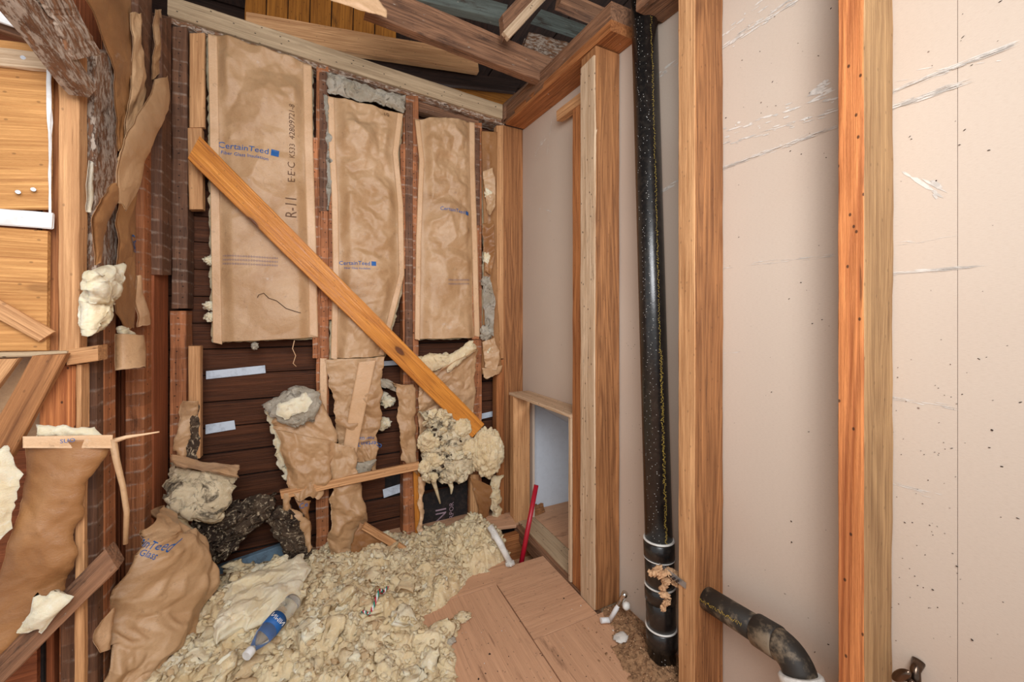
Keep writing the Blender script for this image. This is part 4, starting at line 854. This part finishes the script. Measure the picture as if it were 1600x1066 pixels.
# ================================================================== PIPES
r_ = .0425
pA, pB = Vector((.975, .905, -.05)), Vector((1.0, 1.02, 2.45))
def pp(f): return pA.lerp(pB, f)
zf = lambda z: (z-pA.z)/(pB.z-pA.z)
pipe = lathe('drain_stack', [(0, r_), (1, r_)], pA, pB, 'black', None, 40); T(pipe, 'tall black plastic drain stack leaning in the stud bay', 'pipe')
for a, b, rr in ((.33, .385, .0475), (.20, .245, .0475), (.245, .33, .045), (.06, .115, .0475), (.115, .20, .045)):
    lathe('coupling', [(0, rr-.003), (.04, rr), (.96, rr), (1, rr-.003)], pp(zf(a)), pp(zf(b)), 'black', pipe, 40)
for zz in (.386, .245, .116, .33): lathe('glue_ring', [(0, .046), (.5, .049), (1, .046)], pp(zf(zz)), pp(zf(zz+.006)), 'pvc', pipe, 40)
# illegible yellow print: rows of tiny strokes, and flecks of overspray
axp = (pB-pA).normalized()
def onpipe(z, ang, A=pA, ax=axp, rad=r_, zf=None):
    p = A+ax*z; v = (C0+Vector((0, 0, z-1.1))-p); v = (v-ax*v.dot(ax)).normalized(); s = ax.cross(v)
    return p+(v*math.cos(ang)+s*math.sin(ang))*(rad+.0004), (v*math.cos(ang)+s*math.sin(ang)), s
def strokes(name, parent, A, ax, rad, z0, z1, a0, mat, n, L, seed, spread=.03, szr=(.0015, .0055)):
    rs = np.random.RandomState(seed); vs = []; fs = []
    for i in range(n):
        z = z0+(z1-z0)*(i+rs.uniform(-.3, .3))/n; an = a0+rs.uniform(-spread, spread)
        p, nn, s = onpipe(z, an, A, ax, rad); t = nn.cross(ax); l = rs.uniform(*szr); w = .0009; th = rs.uniform(0, 3.14)
        d = ax*math.cos(th)+t*math.sin(th); e = nn.cross(d); m = len(vs)
        vs += [tuple(p+d*l*a*.5+e*w*b*.5) for a, b in ((-1, -1), (1, -1), (1, 1), (-1, 1))]; fs.append((m, m+1, m+2, m+3))
    return tag(meshobj(name, vs, fs, mat, parent), kind='stuff')
strokes('printed_marks', pipe, pA, axp, r_, .42, 1.05, .55, 'print', 260, 0, 1, .10, (.002, .008))
strokes('printed_marks', pipe, pA, axp, r_, 1.05, 2.3, .50, 'print', 260, 0, 2, .06, (.002, .007))
strokes('paint_flecks', pipe, pA, axp, r_, .4, 2.3, -.35, 'pvc', 300, 0, 3, .55, (.001, .003))
strokes('paint_flecks', pipe, pA, axp, r_, .02, .4, 0., 'pvc', 60, 0, 4, .9, (.001, .004))
# strap and foam
st = board('hanger_strap', (.921, .868, .350), (.9245, .775, .345), .018, .0015, (-1, 0, 0), 'steel', None, rough=0, bev=.0004); T(st, 'perforated steel strap holding the black stack to the fir stud', 'strap')
for k in range(6): tube('strap_hole', [(.9145+.0002, .80+k*.012-.0, .3455), (.9255, .80+k*.012, .3455)], .0032, 'dark', st, 8)
fm = scatter('foam_lump', [D(px, py, 1.16) for px, py in ((1026, 893), (1036, 897), (1046, 893), (1054, 900), (1040, 908), (1037, 918), (1039, 930), (1041, 942), (1036, 950), (1054, 912), (1018, 896))],
             [.018, .02, .016, .018, .018, .015, .016, .014, .010, .016, .01], 'foam', None, 4, .6, 31); T(fm, 'dribbled tan foam stuck on the black stack at the strap', 'foam')
# branch line through the stud
q0, q1 = Vector((.985, .815, .300)), Vector((.964, .553, .338))
br = lathe('branch_pipe', [(0, .031), (1, .031)], q0, q1, 'blackdust', None, 32); T(br, 'dusty black branch pipe passing through the fir stud', 'pipe')
axq = (q1-q0).normalized()
strokes('printed_marks', br, q0, axq, .031, .03, .20, -.55, 'print', 80, 0, 6, .10, (.002, .006))
lathe('coupling', [(0, .033), (.05, .0365), (.95, .0365), (1, .034)], q1-axq*.05, q1+axq*.006, 'blackdust', br, 32)
el = []; c0 = q1
for k in range(9):
    a = k/8*math.radians(70); el.append(c0+axq*(.06*math.sin(a))+Vector((-.12, 0, -.99)).normalized()*(.06*(1-math.cos(a))))
tube('elbow', el, .034, 'blackdust', br, 32)
e0 = el[-1]; ed = (el[-1]-el[-2]).normalized()
wj = lathe('white_collar', [(0, .040), (.05, .044), (.25, .044), (.28, .041), (.45, .041), (.48, .046), (1, .046)], e0-ed*.004, e0+ed*.06, 'pvc', None, 32); T(wj, 'dirty white plastic collar on the end of the black elbow', 'pipe fitting')
T(scatter('pipe_dust', [q0+axq*.01+Vector((rs.normal()*.012-.012, rs.normal()*.01, .02+rs.normal()*.008)) for _ in range(26)], rs.uniform(.003, .009, 26), 'dust', None, 2, .6, 61), 'tan dust clump where the branch pipe leaves the stud', 'dust')
# shut-off valve stub at the post foot
v0 = AZ(.02)(960, 966); v0.x = .93; v1 = v0+Vector((.035, -.035, .10))
vl = lathe('valve_stub', [(0, .008), (.5, .008), (.52, .0065), (1, .0065)], v0+Vector((0, 0, .0)), v1, 'white', None, 16); T(vl, 'small white and chrome valve stub at the foot of the brown post', 'valve')
tube('elbow', [v0, v0+Vector((-.012, .008, -.002)), v0+Vector((-.03, .012, 0))], .009, 'white', vl, 12)
lathe('chrome_tip', [(0, .009), (.7, .009), (.75, .0105), (1, .0105)], v0.lerp(v1, .62), v0.lerp(v1, 1.1), 'chrome', vl, 16)
blob('plaster_knob', v0.lerp(v1, .62)+Vector((.025, -.01, -.005)), (.014, .014, .014), 'pvc', vl, 3, .2, 2, 3)
# brass valve on the drywall, bottom right
w0 = AX(1.035)(1430, 1048)
bv = tube('brass_valve', [w0+Vector((.016, 0, .012)), w0, w0+Vector((-.014, -.006, -.03))], .011, 'brass', None, 16, rr=[.010, .008, .008]); T(bv, 'tarnished valve with oval handle on the drywall at lower right', 'valve')
blob('oval_handle', w0+Vector((-.024, .012, -.010)), (.008, .009, .022), 'brass', bv, 4, .03, 1, 4, (math.radians(35), 0, 0), 0)
blob('oval_handle', w0+Vector((-.022, -.008, -.024)), (.008, .009, .019), 'brass', bv, 4, .03, 1, 5, (math.radians(-28), 0, 0), 0)

# ================================================================== RODS, TUBE, DEBRIS
rod = tube('red_rod', [Vector((.815, 1.60, -.10)), AY(1.66)(838, 758)], .0115, 'redrod', None, 16); T(rod, 'red painted metal rod standing in the floor hole', 'rod')
tube('rod_hole', [AY(1.66)(838, 762)+Vector((0, -.009, 0)), AY(1.66)(838, 762)+Vector((0, .009, 0))], .003, 'chrome', rod, 8)
t0, t1 = D(765, 822, 1.80), D(797, 880, 1.74)
tb = tube('white_tube', [t0, t0.lerp(t1, .5)+Vector((.0, 0, .006)), t1], .014, 'pvc', None, 16, rr=[.014, .015, .013]); T(tb, 'plaster caked white tube leaning at the edge of the floor hole', 'pipe')
blob('caked_plaster', t1, (.022, .018, .012), 'chip', tb, 4, .4, 2, 8); blob('caked_plaster', t0.lerp(t1, .25), (.016, .014, .02), 'chip', tb, 4, .4, 2, 9)
dpoly = [(.93, .72), (1.05, .72), (1.05, 1.18), (.95, 1.18), (.93, 1.08), (.86, .99), (.84, .88), (.88, .78)]
db, (dx_, dy_, DZ, DD) = field('dust_pile', dpoly, .78, 1.048, .6, 1.18, .004, lambda X, Y, d: np.clip(d, 0, .1)*.32, 'dust', seed=25, amp=.006, sc=.03, wob=.02)
tag(db, 'brown dust and debris piled along the wall foot by the black stack', 'debris', kind='stuff')
rs = np.random.RandomState(77); pts = []
while len(pts) < 900:
    x, y = rs.uniform(.8, 1.04), rs.uniform(.62, 1.17); d = DD[int((y-.6)/.004), int((x-.78)/.004)]
    if d > 0 or rs.rand() < .12: pts.append((x, y, max(.001, DZ[int((y-.6)/.004), int((x-.78)/.004)])+.001))
tag(scatter('crumbs', pts[:600], rs.uniform(.001, .0045, 600), 'dust', db, 1, .5, 41), kind='stuff'); tag(scatter('light_crumbs', pts[600:], rs.uniform(.001, .003, 300), 'kraftlight', db, 1, .4, 42), kind='stuff')
T(blob('plaster_piece', AZ(.012)(970, 996), (.028, .02, .007), 'chip', None, 3, .25, 1.5, 44), 'flat pale plaster piece at the edge of the dust', 'debris')
T(sheet('leaf_scrap', [(AZ(.0)(834, 798)+Vector((0, 0, .03)), AZ(.0)(848, 790)+Vector((0, 0, .03))), (AZ(.004)(836, 806), AZ(.004)(852, 800))], (0, -1, .5), 'post', amp=.01, sc=.03), 'curled brown bark scrap in the low opening', 'debris')
T(sheet('crumpled_scrap', PX(AY(1.86), ((640, 855), (668, 850)), ((650, 872), (672, 866))), NB_, 'kraft', amp=.012, sc=.03), 'crumpled kraft scrap at the tip of the broken stick', 'torn paper')

# ------------------------------------------------------------------ small fixings and litter
T(plank('torn_edge', ((74, 334), (80, 334)), ((73, 66), (80, 66)), AY(1.322), NB_, .004, 'white', rough=.003), 'ragged white paper edge down the side of the upper yellow plywood', 'paper')
pn_ = bpy.data.objects['plywood_panel']
for x, y in ((58, 74), (36, 90), (52, 296), (37, 337), (28, 300)): tube('nail_head', [AY(1.3205)(x, y), AY(1.336)(x, y)], .0045, 'steel', pn_, 10)
tube('twig', [AY(1.945)(*p) for p in ((402, 465), (404, 461), (412, 458), (420, 466), (432, 470), (447, 482), (462, 487), (470, 489))], .0012, 'dark', b1, 6)
tube('hanging_thread', [AY(1.97)(*p) for p in ((460, 532), (457, 545), (462, 556), (458, 568), (463, 573))], .002, 'kraftlight', b1, 6)
blob('hanging_tuft', AY(1.97)(398, 541), (.014, .008, .016), 'woolgrey', b1, 4, .4, 1.8, 60)
for i, (x, y) in enumerate(((318, 405), (324, 470))): pass
for i, p in enumerate(((1113, 330), (1118, 620), (975, 480), (1377, 270))): pass
rs = np.random.RandomState(91)
def litter(o, P, box, n, mats, smin=.0008, smax=.0028):
    for k, m in enumerate(mats):
        pts = [P(rs.uniform(box[0], box[2]), rs.uniform(box[1], box[3])) for _ in range(n)]
        tag(scatter('specks' if k == 0 else 'pale_specks', pts, rs.uniform(smin, smax, n), m, o, 1, .4, n+k), kind='stuff')
litter(bm_, AX(XF-.001), (800, 60, 970, 180), 8, ('chip',))
for i, (r, m) in enumerate([([((755, 268), (770, 262)), ((758, 300), (776, 296)), ((762, 335), (768, 338))], 'kraft'), ([((753, 350), (772, 345)), ((756, 395), (774, 388)), ((758, 425), (768, 430))], 'kraftdark'),
                            ([((754, 440), (766, 432)), ((755, 480), (773, 470)), ((760, 520), (772, 525))], 'woolgrey'), ([((753, 535), (772, 528)), ((756, 556), (781, 548)), ((758, 574), (776, 578))], 'kraft')]):
    sheet('torn_flap', [(AY(1.965)(*a), AY(1.94)(*b)) for a, b in r], NB_, m, b4, amp=.014, sc=.05, seed=200+i, torn=(.008, .008, .004, .008), res=.004)
